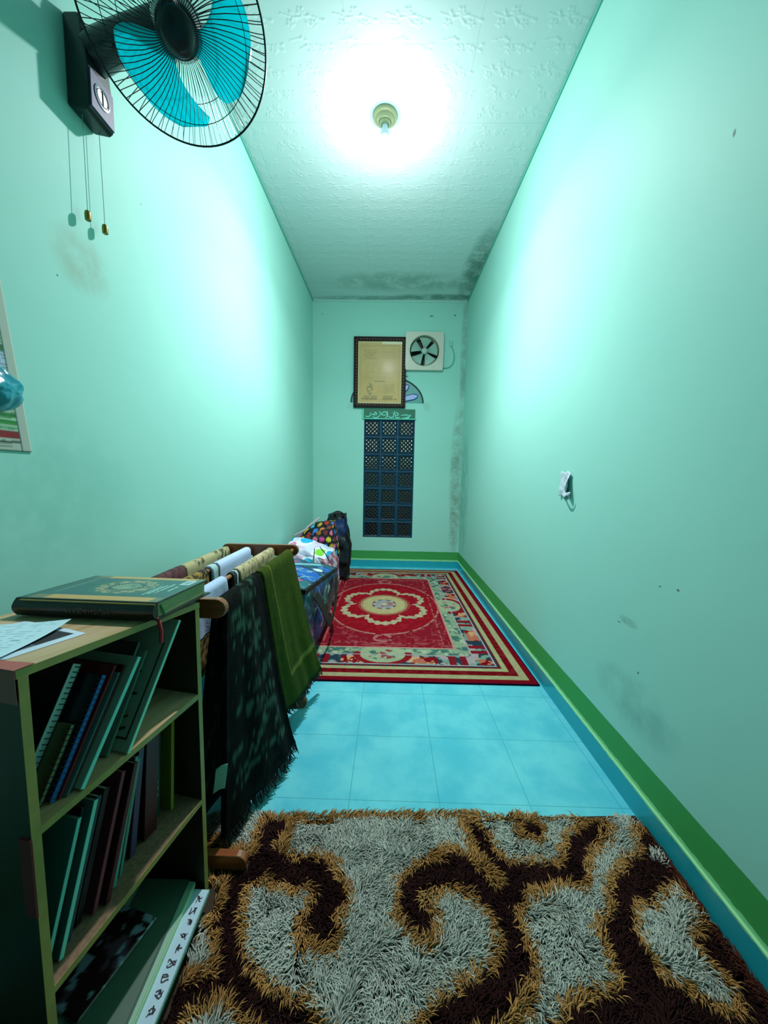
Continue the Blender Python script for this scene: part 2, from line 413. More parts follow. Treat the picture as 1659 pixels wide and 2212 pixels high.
# rest of the ceiling (towards and behind the camera) and the slab above belong to the same ceiling
b = MB(); b.box((XL - .1, YN - .1, ZC), (XR + .1, 1.4502, ZC + .1)); b.box((XL - .1, 1.4502, ZC + .004), (XR + .1, YB + .2, ZC + .1))
struct(b.build('ceiling', m))
# cornice strips
b = MB(); b.box((XL, YN, ZC - .016), (XL + .008, YB, ZC - .001)); struct(b.build('trim_1', M['trim']))
b = MB(); b.box((XR - .008, YN, ZC - .016), (XR, YB, ZC - .001)); struct(b.build('trim_2', M['trim']))
b = MB(); b.box((XL + .008, YB - .010, ZC - .02), (XR - .008, YB, ZC - .001)); struct(b.build('trim_3', mat('trim_pale', '#a4d6cc', 0.5)))
# tile skirting
m = mat('skirting_tile', '#1fa3b4', 0.2, noise=0.12, nscale=6); t_ = .009; hb = .0886
g = NG(m); x = g.xyz()
g.K.new(g.mix(g.smooth(g.math('ADD', x[2], g.math('MULTIPLY', g.noise(45, 4), .012)), .0875, .089), g.mix(g.noise(5), '#1a9cae', '#28aabb'), '#8fd39c'), g.N['Principled BSDF'].inputs['Base Color'])
struct(MB().box((XR - t_, YN, 0), (XR, YB, hb)).build('baseboard_right', m, bevel=.001))
struct(MB().box((XL, YN, 0), (XL + t_, YB, hb)).build('baseboard_left', m, bevel=.001))
struct(MB().box((XL + t_, YB - t_, 0), (XR - t_, YB, hb)).build('baseboard_back', m, bevel=.001))

# glass block window
wroot = empty('window_1', (GX0, YB, GZ0)); struct(wroot)
gm = mat('navy_glass_block', '#050a14', 0.12, spec=0.7, coat=0.35)
fm = mat('glass_block_rim', '#123c58', 0.2, spec=0.6, coat=0.3)
fr = MB(); WW, HH = GX1 - GX0, GZ1 - GZ0; cw, ch = WW / 3, HH / 7
for i in range(4): fr.box((max(0, i * cw - .006), .012, 0), (min(WW, i * cw + .006), .12, HH))
for j in range(8): fr.box((0, .010, max(0, j * ch - .006)), (WW, .12, min(HH, j * ch + .006)))
fr.box((0, .10, 0), (WW, .12, HH))
struct(fr.build('window_frame', mat('block_mortar', '#17445a', 0.5), wroot))
blk = None
n_ = 26; ug, vg = np.meshgrid(np.linspace(-1, 1, n_), np.linspace(-1, 1, n_), indexing='ij')
lat = np.abs(np.sin((ug + vg) * math.pi * 1.55)) * np.abs(np.sin((ug - vg) * math.pi * 1.55))
bw2, bh2 = cw / 2 - .007, ch / 2 - .007
inner = .78
mb = MB()
# raised rim then sunken latticed pane
xs = [-bw2, -bw2 * .88, -bw2 * inner]; zs = [-bh2, -bh2 * .88, -bh2 * inner]; ys = [.012, .002, .014]
loops = []
for a, b_, y in zip(xs, zs, ys): loops.append([(a, y, b_), (-a, y, b_), (-a, y, -b_), (a, y, -b_)])
vs = sum(loops, []) + [(-bw2, .09, -bh2), (bw2, .09, -bh2), (bw2, .09, bh2), (-bw2, .09, bh2)]
fs = [(k * 4 + i, k * 4 + (i + 1) % 4, (k + 1) * 4 + (i + 1) % 4, (k + 1) * 4 + i) for k in range(2) for i in range(4)]
fs += [(i, 12 + i, 12 + (i + 1) % 4, (i + 1) % 4) for i in range(4)]
mb.add(vs, fs, 0)
pan = [(u_ * bw2 * inner, .014 - .006 * l_, v_ * bh2 * inner) for u_, v_, l_ in zip(ug.ravel(), vg.ravel(), lat.ravel())]
mb.add(pan, [tuple(q) for q in grid_faces(n_, n_)], 1)
for j in range(7):
    for i in range(3):
        loc = ((i + .5) * cw, 0, (j + .5) * ch)
        if blk is None: blk = mb.build('glass_block', [fm, gm], wroot, smooth=True, loc=loc); o = blk
        else: o = blk.copy(); COL.objects.link(o); o.parent = wroot; o.location = loc
        struct(o)
# arched vent above it
aroot = empty('window_2', (-.0575, YB, 1.985)); struct(aroot)
def arcp(rx, rz, n=28, a0=0, a1=math.pi): return [(rx * math.cos(a0 + (a1 - a0) * k / n), rz * math.sin(a0 + (a1 - a0) * k / n)) for k in range(n + 1)]
TX = Matrix(((1, 0, 0, 0), (0, 0, -1, 0), (0, 1, 0, 0), (0, 0, 0, 1)))   # local xy -> world xz, z -> -y
RX, RZ = .425, .30
mb = MB(); mb.tube([(p[0], .001, p[1]) for p in arcp(RX, RZ)] , .011, 6); struct(mb.build('window_frame', mat('arch_rim', '#0c2f33', 0.5), aroot, smooth=True))
mb = MB(); mb.prism(arcp(RX, RZ - .01), TX, .004); struct(mb.build('arch_panel', mat('arch_green', '#4f9a94', 0.4), aroot))
for k in range(7):
    an = math.pi * (k + .5) / 7; mb = MB(); pet = []
    L0, L1, hw = .10, .86, .052
    sc = lambda a: 1 / math.sqrt((math.cos(a) / RX) ** 2 + (math.sin(a) / RZ) ** 2)
    R_ = sc(an) * .9
    prof = [(R_ * .3, -.012), (R_ * .6, -.03), (R_ * .85, -.032), (R_ * .96, -.018), (R_, 0), (R_ * .96, .018), (R_ * .85, .032), (R_ * .6, .03), (R_ * .3, .012)]
    poly = [(p[0] * math.cos(an) - p[1] * math.sin(an), p[0] * math.sin(an) + p[1] * math.cos(an)) for p in prof]
    T2 = Matrix.Translation((0, -.004, 0)) @ TX
    mb.prism(poly, T2, .005)
    if 'pet' not in M: M['pet'] = mat('frosted_lavender_glass', '#aebcf0', 0.25, coat=.4); M['petrim'] = mat('blue_came', '#274a94', 0.4)
    p_ = struct(mb.build('petal_pane', M['pet'], aroot))
    r2_ = MB(); r2_.tube([(q[0], -.010, q[1]) for q in poly], .005, 5, closed=True); struct(r2_.build('pane_rim', M['petrim'], p_, smooth=True))

# ================================================================== ceiling lamp
lr = empty('ceiling_lamp', (LAMP[0], LAMP[1], ZC), label='round cream ceiling lamp holder with a small bare bulb', cat='ceiling lamp')
I4 = Matrix.Identity(4)
MB().lathe([(0, 0), (.066, 0), (.068, -.006), (.064, -.014), (.054, -.018), (.050, -.016), (.046, -.022), (.040, -.034), (.034, -.036), (.031, -.032), (.029, -.044), (.024, -.050), (0, -.050)], I4, 40).build('lamp_holder', mat('cream_bakelite', '#b5b68c', 0.35), lr, smooth=True)
MB().lathe([(0, -.046), (.014, -.048), (.016, -.06), (.022, -.075), (.026, -.09), (.024, -.105), (.014, -.116), (0, -.119)], I4, 28).build('bulb', mat('pale_bulb_glass', '#7fa6b0', 0.15, emit='#bfe6ee', es=0.2), lr, smooth=True)

# ================================================================== wall fan
BX, BY0, BY1, BZ0, BZ1 = -.876, 1.120, 1.215, 2.150, 2.392
fan = empty('wall_fan', (XL, (BY0 + BY1) / 2, BZ0), label='black wall fan with three cyan blades high on the left wall', cat='fan')
FB = Vector(fan.location)
def Tl(P): return Vector(P) - FB
mb = MB(); a = Tl((XL, BY0, BZ0)); b_ = Tl((BX, BY1, BZ1))
poly = [(XL, BZ0 + .006), (BX - .012, BZ0 - .004), (BX, BZ0 + .006), (BX, BZ0 + .105), (BX - .012, BZ1 - .02), (BX - .02, BZ1), (XL, BZ1)]
T = Matrix(((1, 0, 0, 0), (0, 0, 1, BY0), (0, 1, 0, 0), (0, 0, 0, 1)))
mb.prism(poly, Matrix.Translation(-FB) @ T, BY1 - BY0)
mb.build('wall_box', mat('fan_box_black', '#0d1f1d', 0.35), fan, bevel=.006, seg=3)
FPm = mat('face_plate_grey', '#3a4668', 0.5, spec=.2, noise=.06, nscale=10)
mb = MB(); mb.box(Tl((BX - .001, BY0 + .004, BZ0 + .008)), Tl((BX + .004, BY1 - .003, BZ0 + .108)))
fp = mb.build('face_plate', FPm, fan, bevel=.008, seg=4)
# dial: rotary speed mark on the plate
TD = Matrix.Translation(Tl((BX + .004, (BY0 + BY1) / 2 - .002, BZ0 + .062))) @ Matrix(((0, 0, 1, 0), (1, 0, 0, 0), (0, 1, 0, 0), (0, 0, 0, 1)))
dl = MB().lathe([(0, 0), (.029, 0), (.029, .002), (.024, .003), (.0235, .0015), (.020, .0015), (0, .0015)], TD, 36).build('dial', mat('dial_white', '#7d8896', 0.35), fp, smooth=True)
mb = MB()
mb.tube([tuple(TD @ Vector((.0205 * math.cos(t), .0205 * math.sin(t), .002))) for t in np.linspace(0, 2 * math.pi, 30)[:-1]], .0012, 5, closed=True)
mb.tube([tuple(TD @ Vector(p)) for p in ((-.004, .014, .0025), (.001, .019, .0025), (.001, -.019, .0025))], .0014, 5)
mb.build('dial_mark', mat('ink_navy', '#182a3a', 0.5), dl)
# head geometry
FC = Vector((-.578, 1.052, 2.270)); FN = Vector((.30, -.59, -.75)).normalized(); FR = .22
FAx = FN.cross(Vector((0, 0, 1))).normalized(); FBx = FN.cross(FAx).normalized()
TF = Matrix((FAx, FBx, FN)).transposed().to_4x4(); TF.translation = FC - FB
neck0 = Vector((BX - .03, (BY0 + BY1) / 2, BZ0 + .17)); mot = FC - FN * .11
mb = MB(); path = [tuple(Tl(neck0.lerp(mot, t) + Vector((0, 0, .015 * math.sin(math.pi * t))))) for t in (0, .15, .4, .7, 1)]
mb.tube(path, [.046, .046, .042, .042, .046], 14); mb.build('neck', M['plastic_black'], fan, smooth=True)
mb = MB(); 
for k in range(3):
    c0 = Tl(neck0.lerp(mot, .28)) + Vector((.01, -.034, -.012 - .012 * k)); mb.box(c0 - Vector((.012, .002, .002)), c0 + Vector((.012, .002, .002)))
mb.build('neck_vent', M['plastic_black'], fan)
mh = MB().lathe([(0, -.165), (.030, -.163), (.048, -.150), (.058, -.125), (.062, -.09), (.064, -.055), (.060, -.040), (0, -.038)], TF, 36).build('motor_housing', mat('motor_navy', '#0a1c38', 0.2, coat=.6), fan, smooth=True)
MB().lathe([(0, -.05), (.006, -.05), (.006, .05), (0, .05)], TF, 10).build('shaft', M['wire'], fan)
# guards
def dome(r, h, front=1): return front * h * (1 - (r / FR) ** 2) ** .55
rg = MB(); NW = 84
rg.tube([tuple(TF @ Vector((FR * math.cos(t), FR * math.sin(t), 0))) for t in np.linspace(0, 2 * math.pi, 73)[:-1]], .0028, 6, closed=True)
rg.build('guard_rim', M['wire'], fan, smooth=True)
def guard(name, hz, r0, nw, swirl, ringr):
    mb = MB()
    for k in range(nw):
        a0 = 2 * math.pi * k / nw; pts = []
        for t in (0, .12, .3, .5, .7, .85, .95, 1):
            r = r0 + (FR - r0) * t; a_ = a0 + swirl * (1 - t) ** 1.5; z = hz * (1 - t ** 3.2)
            pts.append(tuple(TF @ Vector((r * math.cos(a_), r * math.sin(a_), z))))
        mb.tube(pts, .0009, 4, cap=False)
    for q in ringr:
        t = (q - r0) / (FR - r0); z = hz * (1 - t ** 3.2)
        mb.tube([tuple(TF @ Vector((q * math.cos(t2), q * math.sin(t2), z))) for t2 in np.linspace(0, 2 * math.pi, 61)[:-1]], .0011, 4, closed=True)
    return mb.build(name, M['wire'], fan)
guard('front_guard', .068, .043, NW, .30, [.165])
guard('rear_guard', -.062, .06, 48, .12, [.14])
cap = MB().lathe([(0, .084), (.026, .083), (.038, .078), (.043, .070), (.043, .062), (0, .062)], TF, 36).build('guard_badge', M['plastic_black'], fan, smooth=True)
MB().lathe([(0, .048), (.030, .046), (.050, .034), (.058, .006), (.058, -.03), (0, -.03)], TF, 30).build('blade_hub', mat('hub_black', '#081420', .25, coat=.5), fan, smooth=True)
def blade(a0):
    nu, nv = 18, 22; Pm = np.zeros((nu, nv, 3))
    for i in range(nu):
        for j in range(nv):
            t = i / (nu - 1); s_ = j / (nv - 1) * 2 - 1
            r = .035 + (.183 - .035) * t
            half = .34 + .52 * math.sin(min(1, t * 1.15) * math.pi / 2) if t < .87 else (.86) * math.sqrt(max(0, 1 - ((t - .87) / .135) ** 2)) * .85 + .05
            a_ = a0 + .42 * t * t + s_ * half * (1 if t < .87 else 1)
            Pm[i, j] = TF @ Vector((r * math.cos(a_), r * math.sin(a_), s_ * (.017 + .006 * (1 - t)) + .004 * math.cos(s_ * 2)))
    N_ = np.array(TF.to_3x3() @ Vector((0, 0, 1)))
    return slab('blade', Pm, N_, .0022, lambda U, V: base(U, '#0bb4d6'), M['blade'], fan)
# choose the phase so that one blade reaches towards the room's right side
def ang_to(dirv):
    d = Vector(dirv); return math.atan2(d.dot(FBx), d.dot(FAx))
A0 = ang_to((.15, .05, -.02))
for k in range(3): blade(A0 - .16 + k * 2 * math.pi / 3)
# pull cords
for (ty, ky, kz, len_) in ((1.145, 1.1415, 1.8755, 0), (1.207, 1.207, 1.879, 0)):
    x0 = -.918
    top = (x0 + .0, ty, BZ0 + .004); bot = (x0 + .002, ky + .0, kz + .014)
    mb = MB(); mb.tube([tuple(Tl(top)), tuple(Tl(((top[0] + bot[0]) / 2, (top[1] + bot[1]) / 2, (top[2] + bot[2]) / 2))), tuple(Tl(bot))], .0009, 5)
    pc = mb.build('pull_cord', mat('cord_grey', '#8fae9f', .7) if 'cord' not in M else M['cord'], fan)
    M['cord'] = pc.data.materials[0]
    T = Matrix.Translation(Tl((bot[0], bot[1], kz)))
    MB().lathe([(0, .014), (.004, .014), (.0075, .010), (.0085, .002), (.008, -.012), (.006, -.014), (0, -.013)], T, 16).build('cord_knob', M['brass'], pc, smooth=True)

# ================================================================== back wall things
YF = YB
pf = empty('framed_document', (-.1475, YF, 1.922), label='gold document in a black frame with beaded edge, hung on the back wall', cat='picture frame')
# frame outer x -.453..158, z 1.922..2.726
fw_, fh_ = .611, .804; bz = .046; th = .028
mb = MB(); o_ = [(-fw_ / 2, 0), (fw_ / 2, 0), (fw_ / 2, fh_), (-fw_ / 2, fh_)]
def ringbox(mb, x0, z0, x1, z1, w_, ya, yb_):
    mb.box((x0, ya, z0), (x0 + w_, yb_, z1)); mb.box((x1 - w_, ya, z0), (x1, yb_, z1)); mb.box((x0 + w_, ya, z0), (x1 - w_, yb_, z0 + w_)); mb.box((x0 + w_, ya, z1 - w_), (x1 - w_, yb_, z1))
ringbox(mb, -fw_ / 2, 0, fw_ / 2, fh_, .028, -.034, 0); ringbox(mb, -fw_ / 2 + .028, .028, fw_ / 2 - .028, fh_ - .028, .02, -.026, 0)
mb.build('frame', mat('black_lacquer_frame', '#0a0806', .5, spec=.2), pf, bevel=.004)
mb = MB(); n1 = 22
for k in range(n1):
    z = .03 + (fh_ - .06) * (k + .5) / n1
    for xx in (-fw_ / 2 + .030, fw_ / 2 - .030): mb.lathe([(0, -.012), (.004, -.008), (.005, 0), (.004, .008), (0, .012)], Matrix.Translation((xx, -.033, z)), 8)
for k in range(16):
    xx = -fw_ / 2 + .03 + (fw_ - .06) * (k + .5) / 16
    for z in (.030, fh_ - .030): mb.lathe([(0, -.013), (.004, -.008), (.005, 0), (.004, .008), (0, .013)], Matrix.Translation((xx, -.033, z)) @ Matrix.Rotation(math.pi / 2, 4, 'Y'), 8)
bd = mb.build('beading', mat('bronze_beads', '#8a6250', .5), pf, smooth=True)
def doc(U, V):
    C = base(U, '#d0aa68'); C = paint(C, fbm(U, V, 5, 3) , '#b08e50', .6)
    ed = np.minimum(np.minimum(U, 1 - U), np.minimum(V, 1 - V)); C = paint(C, (ed < .03), '#c9bd92', .7); C = paint(C, np.abs(ed - .07) < .008, '#8f8248', .4)
    r = np.random.default_rng(4)
    def block(u0, v0, u1, v1, rows, h='#6d6848', k=.6, dens=.75):
        nonlocal C
        for q in range(rows):
            a = v0 + (v1 - v0) * (q + .2) / rows; b_ = v0 + (v1 - v0) * (q + .65) / rows
            C = paint(C, (U > u0) & (U < u1) & (V > a) & (V < b_) & (fbm(U, V * 3, 60, q + 9, 2) < dens * .75), h, k)
    block(.14, .71, .42, .86, 7); block(.56, .71, .84, .84, 6, k=.4); block(.16, .55, .84, .68, 5, '#98894f', .45, .6); block(.16, .40, .84, .53, 4, '#98894f', .5, .6)
    block(.38, .355, .62, .375, 1, '#3f4030', .9, 1.4); block(.36, .385, .66, .40, 1, '#55543a', .6)
    block(.14, .06, .44, .14, 4, '#4d5230', .75, .9); block(.58, .06, .80, .14, 4, '#4d4a28', .75, .9)
    block(.58, .17, .84, .32, 6, '#8d814a', .5); rr = np.hypot((U - .28) / .7, V - .24); C = paint(C, (rr < .10) & (fbm(U, V, 30, 2, 2) > .45), '#5f6a40', .6)
    for a, b_ in ((.12, .085), (.34, .085), (.86, .075)): C = paint(C, np.hypot((U - a) * .75, V - b_) < .014, '#7a5a1c', .9)
    C = paint(C, (V > .955) & (U > .55), '#ece6c4', .7)
    return C
u_, v_ = np.meshgrid(np.linspace(-fw_ / 2 + .046, fw_ / 2 - .046, 90), np.linspace(.046, fh_ - .046, 120), indexing='ij')
slab('document', np.stack([u_, np.full_like(u_, -.016), v_], -1), (0, -1, 0), .004, doc, mat('document_under_glass', attr='Col', rough=.5, coat=.10, coatr=.2), pf)

# exhaust fan
ex = empty('exhaust_fan', (.367, YF, 2.354), label='square cream exhaust fan with five blades, right of the framed document', cat='exhaust fan')
ew, eh = .438, .425; R0 = .172; cz = eh / 2 + .005
mb = MB(); n_ = 48
# front plate with a round hole
def sq(a):
    c_, s_ = math.cos(a), math.sin(a); k = max(abs(c_) / (ew / 2), abs(s_) / (eh / 2)); return (c_ / k, cz - .005 + s_ / k) if True else 0
vs = []; fs = []
for k in range(n_):
    a = 2 * math.pi * k / n_
    q = sq(a); vs += [(q[0], -.045, q[1]), (R0 * math.cos(a), -.045, cz + R0 * math.sin(a)), ((R0 - .006) * math.cos(a), .07, cz + (R0 - .006) * math.sin(a)), (q[0], 0, q[1])]
for k in range(n_):
    i = k * 4; j = ((k + 1) % n_) * 4
    fs += [(i, i + 1, j + 1, j), (i + 1, i + 2, j + 2, j + 1), (i + 3, i, j, j + 3)]
mb.add(vs, fs)
mb.tube([(R0 * math.cos(t) * 1.01, -.046, cz + R0 * 1.01 * math.sin(t)) for t in np.linspace(0, 2 * math.pi, 49)[:-1]], .004, 6, closed=True)
mb.build('housing', mat('aged_cream_plastic', '#cdcabb', .4, noise=.04, nscale=8), ex, smooth=True)
MB().prism([((R0 - .004) * math.cos(t), cz + (R0 - .004) * math.sin(t)) for t in np.linspace(0, 2 * math.pi, 41)[:-1]], Matrix.Translation((0, .07, 0)) @ TX, .004).build('hole_backing', mat('dark_hole_backing', '#0b1a1c', .5), ex)  # added dark disc; the unlit hole's darkness is put into its colour
bm_ = mat('grey_green_blade', '#8fb3a4', .4)
for k in range(5):
    a0 = math.radians(72 * k + 12); nu, nv = 10, 12; Pm = np.zeros((nu, nv, 3))
    for i in range(nu):
        for j in range(nv):
            t = i / (nu - 1); s_ = j / (nv - 1) * 2 - 1; r = .03 + (.158 - .03) * t
            a_ = a0 + s_ * (.33 + .16 * t ** .6); Pm[i, j] = (r * math.cos(a_), -.012 - s_ * .014, cz + r * math.sin(a_))
    slab('blade', Pm, (0, -1, 0), .002, lambda U, V: base(U, '#8fb3a4'), bm_, ex)
MB().lathe([(0, .045), (.022, .043), (.034, .032), (.036, 0), (0, 0)], Matrix.Translation((0, -.005, cz)) @ Matrix.Rotation(math.pi / 2, 4, 'X'), 26).build('hub', mat('hub_grey', '#a3bfb4', .35), ex, smooth=True)
mb = MB(); pts = smooth_pts([(.215, .04), (.27, .035), (.325, .07), (.35, .14), (.34, .22), (.31, .285)], 5)
mb.tube([(p.x, -.008, p.y) for p in pts], .005, 6); cb = mb.build('cable', mat('painted_cable', '#4fb09c', .4), ex, smooth=True)
mb = MB(); mb.box((.292, -.016, .28), (.322, 0, .335)); mb.box((.285, -.006, .30), (.328, 0, .345)); mb.build('cable_plate', mat('pale_plate', '#8ccabd', .5), cb, bevel=.003)

# calligraphy sign
sg = empty('calligraphy_sign', (-.0265, YF, 1.792), label='green sign strip with pale Arabic script above the glass blocks', cat='sign')
sw, sh = .612, .118
mb = MB(); mb.box((-sw / 2, -.010, 0), (sw / 2, 0, sh)); mb.build('sign_board', mat('sign_green', '#0c6a50', .5, noise=.08, nscale=14), sg, bevel=.002)
mb = MB(); mb.box((-sw / 2 - .012, -.014, -.003), (sw / 2 + .012, 0, .010)); mb.box((-sw / 2 - .016, -.012, .0), (-sw / 2 + .004, 0, sh)); mb.build('sign_border', mat('sign_border_teal', '#56c5ac', .45), sg, bevel=.002)
st = [[(225, 310), (262, 332), (320, 322), (352, 275), (345, 210)], [(330, 270), (400, 270), (445, 235), (465, 208), (492, 240), (480, 278), (415, 282)], [(400, 325), (440, 360), (500, 357), (545, 320), (560, 270)],
      [(560, 170), (590, 260), (650, 280), (725, 285)], [(598, 255), (640, 210), (700, 190), (732, 232), (720, 280)], [(742, 170), (752, 280), (742, 330), (690, 356)], [(780, 300), (802, 345), (850, 346), (892, 310), (880, 200)],
      [(908, 170), (925, 250), (932, 315)], [(945, 190), (1000, 248), (980, 290), (930, 290)], [(925, 320), (970, 356), (1035, 338)], [(1060, 283), (1120, 280), (1150, 262), (1162, 284), (1192, 262), (1225, 284), (1300, 272)],
      [(1095, 366), (1180, 352), (1250, 320), (1295, 280)], [(1110, 378), (1200, 372), (1262, 340)]]
mb = MB()
for s_ in st:
    pp = smooth_pts([((x - 790) / 1170 * sw * .97, (400 - y) / 290 * sh) for x, y in s_], 4); ribbon(mb, pp, .0115, Matrix.Translation((0, -.0102, 0)) @ TX, .0015)
mb.build('lettering', mat('letter_mint', '#6cd6c4', .45), sg)

# torn paper on the right wall
tp = empty('torn_paper', (XR, 1.745, 1.095), label='small torn white paper stuck on the right wall', cat='paper')
def crump(U, V): return base(U, '#c0d0dc') * (0.85 + .3 * fbm(U, V, 6, 8)[..., None])
U, V = np.meshgrid(np.linspace(0, 1, 26), np.linspace(0, 1, 26), indexing='ij')
# u: y from far (+) to near (-)
Y = .072 - U * .105 + .006 * np.sin(V * 9); Z = -.058 + V * .118 - .012 * U * np.sin(V * 3) + .004 * np.sin(U * 11)
X = -.004 - .010 * fbm(U, V, 4, 5) - .030 * np.clip(U - .72, 0, 1) / .28 * (np.sin(V * 3.1) ** 2)
slab('paper_sheet', np.stack([X, Y, Z], -1), (-1, 0, 0), .0012, crump, M['attr'], tp, back='same')
U, V = np.meshgrid(np.linspace(0, 1, 14), np.linspace(0, 1, 10), indexing='ij')
X = -.004 - .028 * np.sin(U * 2.4) ; Y = .02 - U * .085; Z = -.060 - V * .020 + U * .028 - .006 * np.sin(V * 5)
slab('torn_flap', np.stack([X, Y, Z], -1), (-.6, 0, .8), .001, crump, M['attr'], tp, back='same')

# poster on the left wall, plastic bag hanging in front of it
po = empty('wall_poster', (XL, .70, 1.165), label='printed green and red text poster on the left wall, cut by the frame edge', cat='poster')
def poster(U, V):   # u 0 near .. 1 far(right edge in view), v 0 bottom .. 1 top
    V = V * 2.3; V = np.where(V > .98, (V - .98) % .75 + .2, V)
    C = base(U, '#a7b5a8'); ins = (U < .952) & (V > .075)
    for k, (a, b_, h) in enumerate([(.062, .070, '#1d3a34'), (.10, .155, '#8c1018'), (.165, .19, '#5fae7a'), (.20, .235, '#1f8a35'), (.24, .255, '#8fc79a'), (.262, .30, '#23803a'), (.31, .33, '#8fc79a'), (.34, .37, '#2f9a49'), (.38, .50, '#bcd0d0'), (.50, .52, '#0f6a3c'), (.55, .56, '#6fb58c'), (.57, .60, '#126a44'),
                                    (.60, .76, '#a4c0d4'), (.76, .80, '#0c6b3a'), (.80, .92, '#8fbf9a'), (.93, .98, '#0c6b3a')]): C = paint(C, (V >= a) & (V < b_) & (U < .952), h)
    ln = (np.abs((V * 42) % 1 - .5) < .22) & (fbm(U * 1.5, np.floor(V * 42) * .37, 22, 3, 2) > .42) & ins; C = paint(C, ln, '#16382f', .55)
    C = paint(C, np.abs(U - .952) < .003, '#27485a', .9)
    C = paint(C, (V < .06) & (V > .02) & (np.abs((V * 45) % 1 - .5) < .22) & (fbm(U, np.floor(V * 45), 30, 6, 2) > .4) & (U < .9), '#4b6a60', .7)
    return C
U, V = np.meshgrid(np.linspace(0, 1, 140), np.linspace(0, 1, 200), indexing='ij')
Y = -.25 + U * .487 - V * .075; Z = V * .72; X = .003 + .006 * np.sin(U * 4) * V
slab('poster_sheet', np.stack([X, Y, Z], -1), (1, 0, 0), .0015, poster, M['attr'], po, back='#c0c8c0')

pb = empty('plastic_bag', (-.868, .772, 1.24), label='cyan plastic bag with dark contents hanging before the poster', cat='bag')
nu, nv = 48, 40; U, V = np.meshgrid(np.linspace(0, 2 * math.pi, nu), np.linspace(0, 1, nv), indexing='ij')
nz = fbm(U * 1.2, V * 3, 3, 21) - .5
prof = .072 * np.sin(np.clip(V * 1.12, 0, 1) * math.pi) ** .55 * (1 - .35 * V) + .004
rr = prof * (1 + .35 * nz + .10 * np.sin(U * 5 + V * 6)); rr[-1] = rr[0]
P = np.stack([rr * np.cos(U) * .75, rr * np.sin(U), V * .125], -1); P[-1] = P[0]
bg = mesh_np('bag_film', P.reshape(-1, 3), grid_faces(nu, nv), mat('cyan_film', '#1fa9bf', .25, trans=.35, bump=.6, bscale=30), pb)
rr2 = rr * .8; P2 = np.stack([rr2 * np.cos(U) * .72, rr2 * np.sin(U), .008 + V * .100], -1)
mesh_np('bag_contents', P2.reshape(-1, 3), grid_faces(nu, nv), mat('dark_contents', '#08302f', .5), pb)
mb = MB(); mb.tube([(0, 0, .118), (-.02, -.01, .20), (-.05, -.005, .29), (-.071, 0, .33)], [.010, .006, .004, .004], 8); mb.build('bag_handle', bg.data.materials[0], pb, smooth=True)

# ================================================================== bookshelf
SA = Vector((-.525, .478, 0)); SROT = math.atan2(.98387, .17889); SL, SD = .369, .30
sh_ = empty('bookshelf', SA, (0, 0, SROT), label='small wooden bookshelf standing against the left wall', cat='bookshelf')
WT = .013
def top_z(s): return .836 - (.836 - .806) * s / SL
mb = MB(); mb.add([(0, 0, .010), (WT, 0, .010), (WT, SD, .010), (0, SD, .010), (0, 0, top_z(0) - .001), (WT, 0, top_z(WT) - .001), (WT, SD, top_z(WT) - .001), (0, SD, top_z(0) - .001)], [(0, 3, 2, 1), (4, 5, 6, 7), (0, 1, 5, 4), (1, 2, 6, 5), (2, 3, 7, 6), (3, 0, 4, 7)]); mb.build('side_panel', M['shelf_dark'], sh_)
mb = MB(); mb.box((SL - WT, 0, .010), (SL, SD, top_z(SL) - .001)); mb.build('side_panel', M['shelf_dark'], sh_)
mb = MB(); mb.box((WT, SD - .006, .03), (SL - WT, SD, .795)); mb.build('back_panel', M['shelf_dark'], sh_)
def board(z, name='shelf_board', ov=0.0, th=.013, slope=False, mm='shelf_wood', s0=WT, s1=SL - WT):
    z0, z1 = (top_z(s0), top_z(s1)) if slope else (z, z)
    mb = MB(); mb.add([(s0, -ov, z0 - th), (s1, -ov, z1 - th), (s1, SD, z1 - th), (s0, SD, z0 - th), (s0, -ov, z0), (s1, -ov, z1), (s1, SD, z1), (s0, SD, z0)], [(0, 3, 2, 1), (4, 5, 6, 7), (0, 1, 5, 4), (1, 2, 6, 5), (2, 3, 7, 6), (3, 0, 4, 7)])
    o = mb.build(name, M[mm], sh_); mb = MB()
    mb.add([(s0, -ov - .0008, z0 - th), (s1, -ov - .0008, z1 - th), (s1, -ov, z1 - th), (s0, -ov, z0 - th), (s0, -ov - .0008, z0), (s1, -ov - .0008, z1), (s1, -ov, z1), (s0, -ov, z0)], [(0, 3, 2, 1), (4, 5, 6, 7), (0, 1, 5, 4), (1, 2, 6, 5), (2, 3, 7, 6), (3, 0, 4, 7)])
    e = mb.build('edge_band', M['wood_edge'], o); return o
board(0, 'top_board', th=.013, slope=True, s0=-.002, s1=SL + .002)
board(.579); 
M['chip'] = mat('chipboard', '#7a5f48', .8, noise=.25, nscale=160)
board(.297, mm='chip')
for s0 in (0, SL - WT):
    mb = MB(); mb.box((s0, -.0010, .010), (s0 + WT, 0, (top_z(s0) if s0 == 0 else top_z(SL)) - .013)); e = mb.build('edge_band', M['wood_edge'], sh_)
mb = MB(); mb.add([(-.0035, -.0015, top_z(0) - .05), (-.0035, .10, top_z(0) - .05), (-.0035, .10, top_z(0) + .0012), (-.0035, -.0015, top_z(0) + .0012), (.022, -.0015, top_z(.022) + .0010), (.010, .10, top_z(.01) + .0010)], [(0, 1, 2, 3), (3, 2, 5, 4)])
tpe = mb.build('tape', mat('faded_pink_tape', '#a05a52', .7), sh_); tpe.modifiers.new('s', 'SOLIDIFY').thickness = .0008
mb = MB(); mb.box((-.003, -.0018, .44), (0.0, .02, .57)); mb.build('tape', mat('dark_red_tape', '#6b1a1c', .7), sh_)

